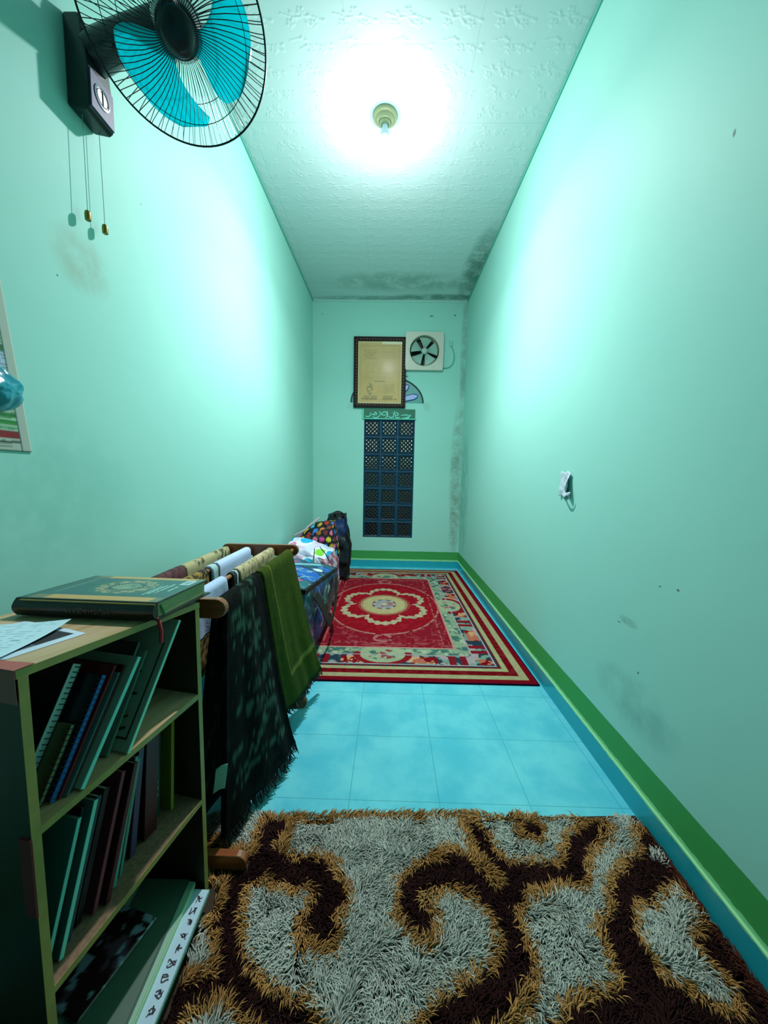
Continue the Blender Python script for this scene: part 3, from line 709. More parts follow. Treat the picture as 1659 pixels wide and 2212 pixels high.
def book(name, label, s, d, z, t, H, D, lean, cover, page='page', spine=None, coil=None, group='books on the shelf', face=None, cat='book', yaw=0.0, front_pages=False):
    """t thickness along the shelf, H height, D depth; foot of its far-lower edge at s"""
    R = Matrix.Rotation(SROT, 4, 'Z')
    P = SA + (R @ Vector((s, d, z)))
    r = empty(name, P, (0, lean, SROT + yaw), label, cat, group)
    # local: x thickness (-t..0), y depth 0..D, z 0..H ; lean tips the top to +x
    cm = mat('cover_' + cover.lstrip('#'), tuple(.6 * q for q in lin(cover)), .4, noise=.06, nscale=25, coat=.15); ct = min(.0022, t * .3)
    mb = MB(); mb.box((-t, 0, 0), (-t + ct, D, H)); mb.box((-ct, 0, 0), (0, D, H))
    if not front_pages and not coil: mb.box((-t + ct, 0, 0), (-ct, ct, H))
    c_ = mb.build('cover', cm, r, bevel=.0006, seg=1)
    mb = MB(); ins = .0015; mb.box((-t + ct, (0.0012 if front_pages or coil else ct), ins), (-ct, D - ins * 2, H - ins)); mb.build('pages', M[page], r)
    if spine:
        mb = MB(); mb.box((-t + .0002, -.0008, .0), (-.0002, .0002, H)); mb.build('spine', mat('spine_' + spine.lstrip('#'), spine, .4), r)
    if coil:
        mb = MB(); n = int(H / .0085)
        for k in range(n):
            zc_ = .006 + k * (H - .012) / (n - 1); mb.tube([(-min(t, .010) / 2 + (min(t, .010) / 2 + .002) * math.cos(q), .003 + .0055 * math.sin(q), zc_) for q in np.linspace(0, 2 * math.pi, 11)[:-1]], .0009, 4, closed=True)
        mb.build('spiral_binding', mat('coil_' + coil.lstrip('#'), coil, .4), r)
    if face:
        mb = MB(); face(mb, t, H, D); mb.build('cover_print', mat('print_dark_green', '#142c22', .6), r)
    return r
def face_frame(mb, t, H, D):
    x = -t - .0004
    for a, b_ in (((.012, .02), (.016, H * .80)), ((.012, .02), (D * .5, .024)), ((D * .5, .02), (D * .5 + .004, H * .45))): mb.box((x, a[0], a[1]), (-t, b_[0], b_[1]))
    T = Matrix(((0, 0, -1, -t), (1, 0, 0, 0), (0, 1, 0, 0), (0, 0, 0, 1)))
    for s_ in ([(.03, .06), (.05, .055), (.055, .075), (.04, .085)], [(.03, .10), (.055, .10), (.06, .125)], [(.025, .04), (.045, .035), (.06, .045)], [(.04, .14), (.055, .15), (.05, .17)]):
        ribbon(mb, smooth_pts(s_, 3), .006, T, .0006)
def face_line(mb, t, H, D): mb.box((-t - .0004, .02, H * .78), (-t, D * .7, H * .79)); mb.box((-t - .0004, .02, H * .3), (-t, .024, H * .79))
rd = math.radians
Z1, Z2 = .5795, .2975
G1 = 'books leaning on the upper shelf'
book('binder', 'black binder leaning behind the white spiral notebook', .040, .15, Z1, .018, .19, .14, rd(28), '#15181a', group=G1, spine='#1c1f22')
book('notebook', 'white spiral notebook with a black coil, nearest on the upper shelf', .036, .066, Z1, .020, .212, .08, rd(30), '#16241f', 'mint', coil='#0c1214', group=G1, cat='notebook')
book('notebook', 'short tan spiral pad under the white spiral notebook', .040, .034, Z1, .008, .115, .03, rd(30.5), '#7f7a48', coil='#14181a', group=G1, cat='notebook')
book('notebook', 'blue spiral notebook leaning beside the tan pad', .050, .024, Z1, .008, .19, .14, rd(31.5), '#0c2238', spine='#1070c4', coil='#16355c', group=G1, cat='notebook')
book('book', 'thin red booklet leaning next to the blue notebook', .057, .018, Z1, .005, .205, .15, rd(32.5), '#8c1f26', group=G1, front_pages=False)
book('book', 'thin grey booklet between two red booklets', .063, .012, Z1, .004, .190, .14, rd(33.5), '#5f8a88', group=G1)
book('book', 'dark red booklet in front of the grey-green hardcover', .070, .014, Z1, .005, .200, .14, rd(34.5), '#5d1a1e', group=G1)
book('book', 'grey-green book with a pale cyan spine in mid upper shelf', .080, .001, Z1, .008, .212, .15, rd(35.5), '#a6bfaa', spine='#7fe0d0', group=G1, face=face_line)
book('book', 'navy book leaning right behind the pale cyan spine', .096, .020, Z1, .007, .190, .15, rd(36), '#141c3c', group=G1)
book('book', 'thin dark book with a pale edge, upper shelf middle', .134, .042, Z1, .005, .21, .14, rd(31), '#24342f', spine='#4f7a68', group=G1)
book('book', 'slim sage green book leaning left of the script-covered one', .147, .028, Z1, .005, .19, .14, rd(31.5), '#90a898', spine='#56806a', group=G1)
book('book', 'tall grey-green book with dark script and a mint edge', .163, -.004, Z1, .007, .252, .15, rd(34.5), '#a9bfa8', spine='#8adcc4', group=G1, face=face_frame)
book('book', 'dark red hardcover in the far dark corner of the upper shelf', .340, .12, Z1, .03, .17, .15, rd(8), '#3a1214', group=G1)
G2 = 'books standing on the lower shelf'
book('book', 'teal-faced book nearest on the lower shelf', .026, .03, Z2, .007, .22, .15, rd(18), '#3f9c90', spine='#6fd8c8', group=G2)
book('book', 'dark book beside the nearest teal one', .034, .035, Z2, .006, .23, .13, rd(18), '#16181a', spine='#2a3a38', group=G2)
book('book', 'wide pale cyan spine on the lower shelf', .044, .022, Z2, .008, .235, .15, rd(18.5), '#3f7f78', spine='#7fdccb', group=G2)
book('book', 'dark teal book after the pale cyan spine', .064, .034, Z2, .010, .225, .15, rd(18.5), '#103038', spine='#174650', group=G2)
book('book', 'black book left of the orange-red spine', .088, .040, Z2, .012, .22, .15, rd(18.5), '#0f1416', group=G2)
book('book', 'magenta and rust spined book on the lower shelf', .108, .030, Z2, .008, .235, .15, rd(18.5), '#7a2f38', spine='#93424a', group=G2)
book('book', 'dark red book with a thin pale edge line', .126, .020, Z2, .009, .24, .15, rd(18.5), '#4d1418', spine='#571a1c', group=G2)
book('book', 'pair of thin teal booklets, mid lower shelf', .152, .034, Z2, .008, .235, .15, rd(16), '#2f6f6c', spine='#4aa39a', group=G2)
book('book', 'grey-green booklet behind the teal ones', .170, .040, Z2, .007, .22, .15, rd(15), '#3c5a52', spine='#5a8a7c', group=G2)
book('book', 'dull purple book on the lower shelf', .212, .05, Z2, .014, .235, .15, rd(9), '#3a2f48', spine='#4a4060', group=G2)
book('book', 'maroon thick book on the lower shelf', .268, .05, Z2, .034, .235, .15, rd(5), '#3d1218', spine='#4a161c', group=G2)
b4 = book('book', 'dark green book with pale spine writing', .298, .07, Z2, .016, .235, .15, rd(4), '#0c4440', spine='#0e4c46', group=G2)
mb = MB()
for k in range(9): mb.box((-.011, -.0012, .05 + k * .016), (-.006, -.0008, .05 + k * .016 + .009 + .003 * (k % 2)))
mb.build('spine_writing', mat('pale_ink', '#6fd0c4', .6), b4)
book('book', 'olive yellow thin book next to the far side panel', .322, .052, Z2, .009, .235, .15, rd(3.5), '#7d8420', spine='#99a02c', group=G2)

# files lying on the floor under the lower shelf
G3 = 'files lying under the lower shelf'
def flat_file(label, x0, x1, y0, y1, z, t, cover, edge, script=False, name='file_folder', rz=0.0, tilt=0.0):
    # right side edge (seen) at x1
    r = empty(name, (x1, (y0 + y1) / 2, z), (0, tilt, rz), label, 'file folder', G3); w_ = x1 - x0; l_ = (y1 - y0) / 2
    mb = MB(); mb.box((-w_, -l_, 0), (-.001, l_, .0018)); mb.box((-w_, -l_, t - .0018), (-.001, l_, t)); mb.build('cover', mat('file_' + cover.lstrip('#'), cover, .5, noise=.05, nscale=12), r)
    mb = MB(); mb.box((-w_ + .002, -l_ + .002, .0018), (-.004, l_ - .002, t - .0018)); mb.build('papers', M['page'], r)
    mb = MB(); mb.box((-.004, -l_, 0), (.0, l_, t)); mb.build('spine', mat('edge_' + edge.lstrip('#'), edge, .45), r, bevel=.001)
    if script:
        mb = MB(); rr_ = random.Random(3)
        T = Matrix.Translation((-.012, 0, t)) @ Matrix.Rotation(math.pi / 2, 4, 'Z')
        for k in range(9):
            y = -l_ + .022 + k * (2 * l_ - .044) / 8
            for q in range(3):
                a = [(y + rr_.uniform(-.008, .008), rr_.uniform(-.002, .014)) for _ in range(4)]; a.sort(key=lambda p: p[1]); ribbon(mb, smooth_pts(a, 3), .0028, T, .0004)
        mb.build('script', mat('black_ink', '#0e1a22', .6), r)
    return r
fy0, fy1 = .585, .82
flat_file('white file with black Arabic script, lowest and outermost on the floor', -.70, -.440, fy0, fy1, .040, .012, '#a8c6d6', '#5a9a8a', True, rz=rd(2), tilt=rd(4))
flat_file('folder with a pale lime edge lying on the white file', -.72, -.477, fy0 - .01, fy1 + .005, .054, .014, '#86b09a', '#a9d8a0', rz=rd(3), tilt=rd(4))
flat_file('green folder on top of the floor files', -.60, -.489, fy0 - .01, fy1 + .005, .070, .004, '#3f5f4e', '#3f5f4e', rz=rd(4), tilt=rd(4))
mk = empty('magazine', (-.60, .66, .082), (0, 0, rd(-15)), 'dark printed magazine lying on the green folder', 'magazine')
U, V = np.meshgrid(np.linspace(-.07, .055, 30), np.linspace(-.08, .09, 34), indexing='ij')
slab('magazine_cover', np.stack([U, V, .004 + .003 * np.sin(U * 30)], -1), (0, 0, 1), .004, lambda A, B: paint(paint(base(A, '#2a1518'), fbm(A, B, 6, 3) > .6, '#5a4450'), fbm(A, B, 5, 8) > .68, '#8aa0b0'), M['attr_gloss'], mk, side='#b0b0a8')

# ------------------------------------------------------------ on top of the shelf
ZT = .8185
bk = empty('large_book', (-.607, .790, ZT + .0015), (rd(-2.5), rd(.3), rd(-1.5)), 'large thick dark green book with a gold medallion, lying on the bookshelf', 'book')
bw_, bd_, bh_ = .292, .192, .036   # x length of spine, y depth, height; spine towards -y
def qcover(U, V):   # u along x, v along y (0 near spine)
    C = base(U, '#0f3f3c'); C = paint(C, fbm(U, V, 4, 2), '#123a50', .8)
    C = paint(C, (V < .17) | (V > .90), '#c08f3e'); C = paint(C, ((V < .17) | (V > .90)) & (np.abs(U - .55) > .38), '#3a4a3c', .8)
    C = paint(C, (V < .025), '#151a18')
    C = paint(C, (U < .06), '#16352f'); C = paint(C, (np.abs(U - .12) < .006) & (V > .25) & (V < .85), '#6a8f80')
    e = np.hypot((U - .52) / .21, (V - .55) / .27); an = np.arctan2((V - .55) / .27, (U - .52) / .21)
    C = paint(C, (e < 1.25) & (e > 1.0), '#1d4d44'); C = paint(C, (e < 1.0 + .06 * np.cos(an * 14)) & (e > .66), '#a09468', .85)
    C = paint(C, (e < .95) & (e > .62) & (fbm(U, V, 40, 5, 2) > .55), '#3b4636'); C = paint(C, (e < .6), '#123531')
    C = paint(C, (e < .5) & (np.abs(np.sin((U * 3 + V) * 45)) * fbm(U, V, 26, 9, 2) > .30), '#9aa888', .9)
    for u0, v0, v1 in ((.775, .25, .62), (.80, .30, .66), (.835, .32, .72), (.90, .42, .62)):
        C = paint(C, (np.abs(U - u0) < .007) & (V > v0) & (V < v1) & (fbm(U * 2, V, 60, 4, 2) > .35), '#9fc6bc')
    C = paint(C, (U > .87) & (U < .955) & (V > .70) & (V < .90), '#a8c4cc'); C = paint(C, (U > .89) & (U < .93) & (V > .74) & (V < .86), '#6f8f98')
    C = paint(C, (U > .985), '#1c2c28')
    return C
U, V = np.meshgrid(np.linspace(-bw_ / 2, bw_ / 2, 190), np.linspace(-bd_ / 2, bd_ / 2, 130), indexing='ij')
slab('front_cover', np.stack([U, V, np.full_like(U, bh_)], -1), (0, 0, 1), .0028, qcover, mat('book_cover_gloss', attr='Col', rough=.28, coat=.5), bk, side='#14201c')
MB().box((-bw_ / 2, -bd_ / 2, 0), (bw_ / 2 + .006, bd_ / 2 + .004, .0028)).build('back_cover', mat('dark_board', '#10201e', .35), bk)
mb = MB(); mb.box((-bw_ / 2 + .004, -bd_ / 2 + .004, .0028), (bw_ / 2 - .004, bd_ / 2 - .006, bh_ - .0028)); mb.build('pages', mat('page_block', '#8f9a6c', .8, noise=.2, nscale=40, stretch=(1, 1, 14)), bk)
mb = MB(); n_ = 12; pr_ = [(-bd_ / 2 - .010 * math.sin(math.pi * k / (n_ - 1)), bh_ * (k / (n_ - 1))) for k in range(n_)]
T = Matrix(((0, 0, 1, -bw_ / 2), (1, 0, 0, 0), (0, 1, 0, 0), (0, 0, 0, 1)))
mb.prism([(-bd_ / 2 + .006, 0)] + pr_ + [(-bd_ / 2 + .006, bh_)], T, bw_); sp = mb.build('spine', mat('spine_leather', '#120d0c', .35, coat=.2), bk, smooth=True)
MB().tube([(-bw_ / 2 + .012, -bd_ / 2 - .0035, bh_ - .003), (bw_ / 2, -bd_ / 2 - .0035, bh_ - .003)], .0016, 5).build('gilt_line', mat('gilt', '#b09a5a', .4), sp)
TT = Matrix.Translation((.012, -bd_ / 2 - .0102, bh_ / 2)) @ Matrix(((-1, 0, 0, 0), (0, 0, 1, 0), (0, -1, 0, 0), (0, 0, 0, 1)))
text_obj('spine_lettering', 'MUSHAZAM', .017, mat('dull_gilt', '#4a4236', .45), TT, sp)
mb = MB()
mb.tube([(bw_ / 2 - .006, -bd_ / 2 + .004, .006), (bw_ / 2 + .004, -bd_ / 2 + .002, -.002), (bw_ / 2 + .010, -bd_ / 2 + .0, -.02), (bw_ / 2 + .009, -bd_ / 2, -.045)], .0035, 6); mb.build('ribbon_marker', mat('red_ribbon', '#a01622', .5), bk, smooth=True)
mb = MB(); mb.tube([(bw_ / 2 - .003, -bd_ / 2 + .018, .026), (bw_ / 2 - .0005, -bd_ / 2 + .022, .016), (bw_ / 2 - .001, -bd_ / 2 + .026, .004)], .0022, 5); mb.build('ribbon_marker', mat('green_ribbon', '#1c9a58', .5), bk, smooth=True)

def sheet_label(name, label, corners, z, colfn, lift=0.0, n=60):
    """corners: four xy (near-left, near-right, far-right, far-left)"""
    cs = np.array(corners, float); ctr = cs.mean(0)
    r = empty(name, (ctr[0], ctr[1], z), label=label, cat='paper')
    U, V = np.meshgrid(np.linspace(0, 1, n), np.linspace(0, 1, n), indexing='ij'); q = [c_ - ctr for c_ in cs]
    XY = (1 - U)[..., None] * (1 - V)[..., None] * q[0] + U[..., None] * (1 - V)[..., None] * q[1] + (U * V)[..., None] * q[2] + ((1 - U) * V)[..., None] * q[3]
    Z = lift * (U * V) ** 3 + .0015 * np.sin(U * 3) * V
    # the bookshelf top falls slightly along its length
    s_ = (XY[..., 0] + ctr[0] - SA.x) * .17889 + (XY[..., 1] + ctr[1] - SA.y) * .98387
    Z = Z + (.836 - (.03) * s_ / SL) - .812 
    slab(name + '_sheet', np.concatenate([XY, (Z)[..., None]], -1), (0, 0, 1), .0006, colfn, M['attr'], r, back='#a8c0c8')
    return r
def photo_sheet(U, V):
    C = base(U, '#b9cfe0'); ins = (U > .08) & (U < .90) & (V > .07) & (V < .92); C = paint(C, ins, '#0d1a24'); C = paint(C, ins & (fbm(U, V, 7, 5) > .62), '#46606c', .8); return C
def text_sheet(U, V):
    C = base(U, '#b4d8e4'); rows = 15; f = (V * rows) % 1; r_ = np.floor(V * rows)
    C = paint(C, (f > .35) & (f < .62) & (U > .08) & (U < .92) & (fbm(U * 1.2, r_ * 1.7, 26, 7, 2) > .5), '#4f8796', .75); return C
sheet_label('photocopy', 'white photocopy with a black picture lying on the bookshelf', [(-.80, .46), (-.573, .508), (-.547, .621), (-.711, .672)], .812 + .0008, photo_sheet)
sheet_label('printed_sheet', 'pale sheet of printed lines lying on the photocopy', [(-.80, .49), (-.580, .507), (-.604, .655), (-.80, .615)], .812 + .0045, text_sheet, lift=.010)

# ================================================================== drying rack
RY0, RY1 = .905, 1.64; RZ = .77; RODX = [-.743, -.643, -.536, -.445]
rk = empty('drying_rack', (-.59, 1.26, 0), label='low brown wooden rack holding the prayer mats beside the bookshelf', cat='rack')
RB = Vector(rk.location)
for y, th_ in ((RY0, .022), (RY1, .022)):
    def rbar(x0, x1, zc, hh, y, t):
        n = 8; pl = []
        for k in range(n + 1):
            a = -math.pi / 2 + math.pi * k / n; pl.append((x1 - hh + hh * math.cos(a), zc + hh * math.sin(a)))
        for k in range(n + 1):
            a = math.pi / 2 + math.pi * k / n; pl.append((x0 + hh + hh * math.cos(a), zc + hh * math.sin(a)))
        return pl
    T = Matrix(((1, 0, 0, 0), (0, 0, 1, y - th_ / 2), (0, 1, 0, 0), (0, 0, 0, 1))); T = Matrix.Translation(-RB) @ T
    MB().prism(rbar(-.772, -.418, .770, .026, y, th_), T, th_).build('top_rail', M['rack_wood'], rk, bevel=.003)
    MB().prism(rbar(-.80, -.380, .036 if y < 1 else .026, .026, y, th_), T, th_).build('foot', M['rack_wood'], rk, bevel=.003)
    MB().box(Vector((-.63, y - .010, .04)) - RB, Vector((-.57, y + .010, .76)) - RB).build('post', M['rack_wood'], rk, bevel=.002)
for x_ in RODX:
    MB().tube([tuple(Vector((x_, RY0, RZ + .002)) - RB), tuple(Vector((x_, RY1, RZ + .002)) - RB)], .008, 12).build('rod', M['rod_wood'], rk, smooth=True)
MB().tube([tuple(Vector((-.60, RY0, .20)) - RB), tuple(Vector((-.60, RY1, .20)) - RB)], .010, 12).build('rod', M['rod_wood'], rk, smooth=True)

def draped(name, label, rx, y0, y1, RB4, LB4, colfn, material, thick=.009, rr_=.016, nl=70, nw=60, fold=.006, seed=1, cat='prayer mat', group='prayer mats on the rack', back='same', fringe=None, zoff=0.0):
    """cloth over a rod. RB4/LB4: bottom corners ((x,y,z) near, (x,y,z) far) of the right and left drops."""
    r = empty(name, (rx, (y0 + y1) / 2, RZ), label=label, cat=cat, group=group); Bv = np.array([rx, (y0 + y1) / 2, RZ])
    z_t = RZ + .002; P = []
    t_all = np.linspace(0, 1, nl); w_ = np.linspace(0, 1, nw)
    arc = math.pi * rr_; lr_ = z_t - RB4[0][2]; ll_ = z_t - LB4[0][2]; tot = arc + lr_ + ll_
    rows = []
    for t in t_all:
        s = t * tot; yy = y0 + (y1 - y0) * w_
        if s < lr_:                       # right drop, from the hem up
            k = s / lr_; a = np.array(RB4[0]); b_ = np.array(RB4[1]); hem = a[None] * (1 - w_[:, None]) + b_[None] * w_[:, None]
            topp = np.stack([np.full(nw, rx + rr_), yy, np.full(nw, z_t)], 1); kk = k ** .85
            q = hem * (1 - kk) + topp * kk; q[:, 2] = hem[:, 2] * (1 - k) + topp[:, 2] * k
            amp = fold * (1 - k) ** .7; q[:, 0] += amp * np.sin(w_ * 9 + seed + k * 1.5) + amp * .6 * np.sin(w_ * 21 + seed * 2)
        elif s < lr_ + arc:
            a_ = (s - lr_) / arc * math.pi; q = np.stack([np.full(nw, rx + rr_ * math.cos(a_)), yy, np.full(nw, z_t + rr_ * math.sin(a_))], 1)
        else:
            k = (s - lr_ - arc) / ll_; a = np.array(LB4[0]); b_ = np.array(LB4[1]); hem = a[None] * (1 - w_[:, None]) + b_[None] * w_[:, None]
            topp = np.stack([np.full(nw, rx - rr_), yy, np.full(nw, z_t)], 1); q = topp * (1 - k) + hem * k
            q[:, 0] += fold * k * np.sin(w_ * 8 + seed)
        rows.append(q)
    P = np.stack(rows, 0) - Bv
    du = np.gradient(P, axis=0); dv = np.gradient(P, axis=1); N_ = np.cross(dv, du); N_ /= np.linalg.norm(N_, axis=-1, keepdims=True) + 1e-9
    if N_[0, 0, 0] < 0: N_ = -N_
    # outward = away from the rod
    o = slab('cloth', P, -N_ * -1, thick, colfn, material, r, back=back) if N_[0, 0, 0] > 0 else slab('cloth', P, N_, thick, colfn, material, r, back=back)
    if fringe:
        mb = MB(); rg_ = random.Random(seed); nf = fringe[1]
        for q in range(nf):
            k = q / (nf - 1); i0 = k * (nw - 1); i = min(int(i0), nw - 2); f_ = i0 - i
            p = Vector(P[0, i] * (1 - f_) + P[0, i + 1] * f_) - Vector((.004, 0, 0)); L_ = fringe[2] * rg_.uniform(.7, 1.25)
            mb.tube([tuple(p + Vector((0, 0, .004))), tuple(p + Vector((rg_.uniform(0, .01), rg_.uniform(-.006, .006), -L_ * .5))), tuple(p + Vector((rg_.uniform(.0, .022), rg_.uniform(-.01, .01), -L_)))], [.003, .0026, .0012], 4)
        mb.build('fringe', mat('fringe_' + fringe[0].lstrip('#'), fringe[0], .8), r)['kind'] = 'stuff'
    return r
velvet = mat('velvet_pile', attr='Col', rough=.95, spec=.1, bump=.5, bscale=160)
terry = mat('woven_cloth', attr='Col', rough=.85, bump=.3, bscale=220)
def c_dark(U, V):   # U 0 at the right hem, V 0 near .. 1 far
    C = base(U, '#08100d'); f1 = fbm(V * .6, U * 7, 8, 31, 4); f2 = fbm(V * .8, U * 8, 36, 33, 2)
    C = paint(C, (f1 > .52) & (f2 > .46), '#15241d'); C = paint(C, (f1 > .56) & (f2 > .50), '#345246'); C = paint(C, (f1 < .36) & (f2 > .6), '#221416')
    c_ = (np.abs(V - .5) < .06) & (np.abs(np.sin(U * 60)) < .5) & (f2 > .4); C = paint(C, c_, '#24382e')
    C = paint(C, (V < .10) | (V > .93) | (U < .07), '#050908', .9); return C * (.45 + 1.1 * fbm(V * 2, U * 14, 60, 51, 2)[..., None])
draped('prayer_mat', 'dark green flowered prayer mat with fringe, nearest on the rack', RODX[3], .921, 1.175, ((-.462, .945, .055), (-.350, 1.335, .060)), ((-.57, .93, .06), (-.55, 1.2, .06)), c_dark, velvet, thick=.016, rr_=.020, fold=.007, seed=2, fringe=('#080d0c', 90, .038))
def c_green(U, V):
    C = base(U, '#3a4a10'); C = paint(C, fbm(V * 1, U * 3, 12, 5), '#2c3a0c', .8); ln = '#7a7e3a'
    C = paint(C, fbm(V, U * 3, 40, 6, 2) > .66, '#46561a', .5)
    C = paint(C, (np.abs(V - .20) < .012) & (U > .115), ln, .75); C = paint(C, (np.abs(U - .115) < .0022) & (V > .19), ln, .75)
    for u0 in (.066, .022): C = paint(C, (np.abs(U - u0) < .002), ln, .6)
    C = paint(C, (U < .008), '#16300c'); return C
draped('prayer_mat', 'olive green prayer mat with line border, beyond the dark green one', RODX[3], 1.20, 1.565, ((-.405, 1.42, .135), (-.336, 1.765, .125)), ((-.50, 1.22, .10), (-.50, 1.56, .10)), c_green, velvet, thick=.012, rr_=.019, fold=.005, seed=5, fringe=('#0a1408', 80, .022))
def straight(x, y0, y1, zr, zl, dx=.012): return ((x + .020 + dx, y0, zr), (x + .020 + dx, y1, zr)), ((x - .020 - dx, y0, zl), (x - .020 - dx, y1, zl))
def c_white(h, stripes=()):
    def f(U, V):
        C = base(U, h); C = paint(C, fbm(U * 4, V, 14, 4) , '#9fb4dc', .35)
        for a, w_, hh in stripes: C = paint(C, np.abs(V - a) < w_, hh)
        return C
    return f
def pat(bg, fg, s, thr, seed, st=()):
    def f(U, V):
        C = base(U, bg); C = paint(C, (np.abs(fbm(U * 4, V, s, seed, 3) - .5) < thr), fg)
        for a, w_, hh in st: C = paint(C, np.abs(V - a) < w_, hh)
        return C
    return f
def d2(label, i, y0, y1, zr, zl, fn, seed, thick=.008, rr=.014, cat='prayer mat', name='prayer_mat'):
    a, b_ = straight(RODX[i], y0, y1, zr, zl, .004); return draped(name, label, RODX[i], y0, y1, a, b_, fn, terry, thick=thick, rr_=rr, nl=60, nw=44, fold=.003, seed=seed, cat=cat)
d2('plain white cloth on the third rod, behind the dark green mat', 2, .935, 1.125, .66, .66, c_white('#b4cdec'), 3, rr=.018)
d2('narrow black cloth with a white line on the third rod', 2, 1.185, 1.225, .40, .40, pat('#0c1a18', '#14302c', 20, .1, 3, ((.75, .13, '#b8c8d0'),)), 9)
d2('beige mat with fine floral print, far part of the third rod', 2, 1.23, 1.60, .35, .35, pat('#b9a983', '#6f7648', 26, .055, 12), 4, rr=.017)
d2('gold and black batik mat on the second rod', 1, .935, 1.22, .45, .45, pat('#8f7428', '#17120a', 12, .075, 18), 6, rr=.016)
d2('white cloth with a thin dark stripe on the second rod', 1, 1.25, 1.60, .33, .33, c_white('#b9cdf0', ((.13, .015, '#243a44'), (.06, .05, '#9fc0c0'))), 7, rr=.018)
d2('burgundy mat on the rod nearest the wall', 0, .935, 1.255, .08, .08, pat('#3a1a20', '#5f3034', 15, .06, 22), 8, rr=.018)
d2('beige mat with dark leaf bands, far part of the wall rod', 0, 1.26, 1.61, .32, .32, lambda U, V: paint(paint(base(U, '#a8a075'), ((np.abs(V - .28) < .09) | (V > .62)) & (np.abs(fbm(U * 5, V * 1.6, 16, 25, 3) - .5) < .075), '#2c3a22'), np.abs(V - .5) < .01, '#7c7a50'), 10, rr=.017)
tg = MB(); U, V = np.meshgrid(np.linspace(0, 1, 12), np.linspace(0, 1, 12), indexing='ij')
tr = empty('cloth_tag', (-.465, .930, .275), label='white care tag hanging at the near edge of the dark green mat', cat='tag')
slab('tag_sheet', np.stack([-.014 + U * .030 + .010 * V, -.012 + .010 * U, -.045 + V * .075 + .01 * U - .01 * np.abs(U - .5)], -1), (.35, -.94, 0), .0008, lambda A, B: base(A, '#8fd6c0'), M['attr'], tr, back='same')

# ================================================================== laundry bags in the far corner
def softbox(name, corners, bulge, colfn, material, parent, n=26, noise=.012, seed=3, pw=.35):
    """corners: 8 points (x0y0z0,x1y0z0,x1y1z0,x0y1z0, same for top). closed soft body."""
    c_ = np.array(corners, float); Vs = []; Fs = []; Cs = []; off = 0
    ctr = c_.mean(0)
    def tri(a, b, g):
        a, b, g = a[..., None], b[..., None], g[..., None]
        return ((1 - a) * (1 - b) * (1 - g) * c_[0] + a * (1 - b) * (1 - g) * c_[1] + a * b * (1 - g) * c_[2] + (1 - a) * b * (1 - g) * c_[3] + (1 - a) * (1 - b) * g * c_[4] + a * (1 - b) * g * c_[5] + a * b * g * c_[6] + (1 - a) * b * g * c_[7])
    u, v = np.meshgrid(np.linspace(0, 1, n), np.linspace(0, 1, n), indexing='ij')
    z0, o1 = np.zeros_like(u), np.ones_like(u)
    for fi, (a, b, g, fl) in enumerate([(u, z0, v, False), (o1, u, v, False), (1 - u, o1, v, False), (z0, 1 - u, v, False), (u, v, o1, False), (u, 1 - v, z0, False)]):
        # rounded remap
        A, B, G = (2 * a - 1), (2 * b - 1), (2 * g - 1)
        x = A * np.sqrt(np.clip(1 - pw * (B * B / 2 + G * G / 2 - B * B * G * G / 3), 0, 1)); y = B * np.sqrt(np.clip(1 - pw * (A * A / 2 + G * G / 2 - A * A * G * G / 3), 0, 1)); zz = G * np.sqrt(np.clip(1 - pw * (A * A / 2 + B * B / 2 - A * A * B * B / 3), 0, 1))
        P = tri((x + 1) / 2, (y + 1) / 2, (zz + 1) / 2)
        d = P - ctr; d /= np.linalg.norm(d, axis=-1, keepdims=True) + 1e-9
        P = P + d * (bulge * (1 - A * A) * (1 - B * B) + bulge * (1 - G * G) * .5)[..., None] 
        nz = fbm(P[..., 0] * 1 + P[..., 2] * .7 + 5, P[..., 1] * 1 + P[..., 2] + 5, 14, seed, 3) - .5; P = P + d * (nz * noise * 2)[..., None]
        P[..., 2] = np.maximum(P[..., 2], c_[:4, 2].min())
        C = colfn(fi, u, v, P)
        Vs.append(P.reshape(-1, 3)); Cs.append(C.reshape(-1, 3)); Fs.append(grid_faces(n, n, off)); off += n * n
    return mesh_np(name, np.concatenate(Vs), np.concatenate(Fs), material, parent, np.concatenate(Cs))
cloth_m = mat('printed_bag_cloth', attr='Col', rough=.6, bump=.5, bscale=40); film_m = mat('shiny_bag_film', attr='Col', rough=.5, spec=.3, bump=.5, bscale=35)
def hull(x0, x1, y0, y1, z0, tz, inset=.02):
    """tz: four top heights in order x0y0, x1y0, x1y1, x0y1"""
    return [(x0, y0, z0), (x1, y0, z0), (x1, y1, z0), (x0, y1, z0), (x0 + inset, y0 + inset, tz[0]), (x1 - inset, y0 + inset, tz[1]), (x1 - inset, y1 - inset, tz[2]), (x0 + inset, y1 - inset, tz[3])]
RUGT = .009
tb = empty('tall_bag', (-.57, 3.86, RUGT), label='tall dark navy bag standing in the back left corner', cat='bag')
def c_tall(fi, u, v, P): return paint(paint(base(u, '#0a0d12'), fbm(P[..., 1] * 2, P[..., 2], 12, 9) > .62, '#1c2a34', .8), (v > .72) & (fbm(P[..., 0] + P[..., 1], P[..., 2], 16, 4) > .45), '#1d3a6a', .8)
softbox('bag_body', hull(-.17, .15, -.16, .20, 0, (.60, .70, .74, .70), .05), .02, c_tall, film_m, tb, noise=.03, seed=4)
mb = MB(); mb.tube([(.13, -.15, .52), (.17, -.16, .40), (.16, -.17, .20), (.12, -.17, .04)], .014, 8); mb.tube([(-.02, -.05, .66), (0, -.09, .71), (.06, -.08, .72), (.09, -.05, .66)], .010, 8); mb.build('strap', mat('black_strap', '#07090b', .6), tb, smooth=True)
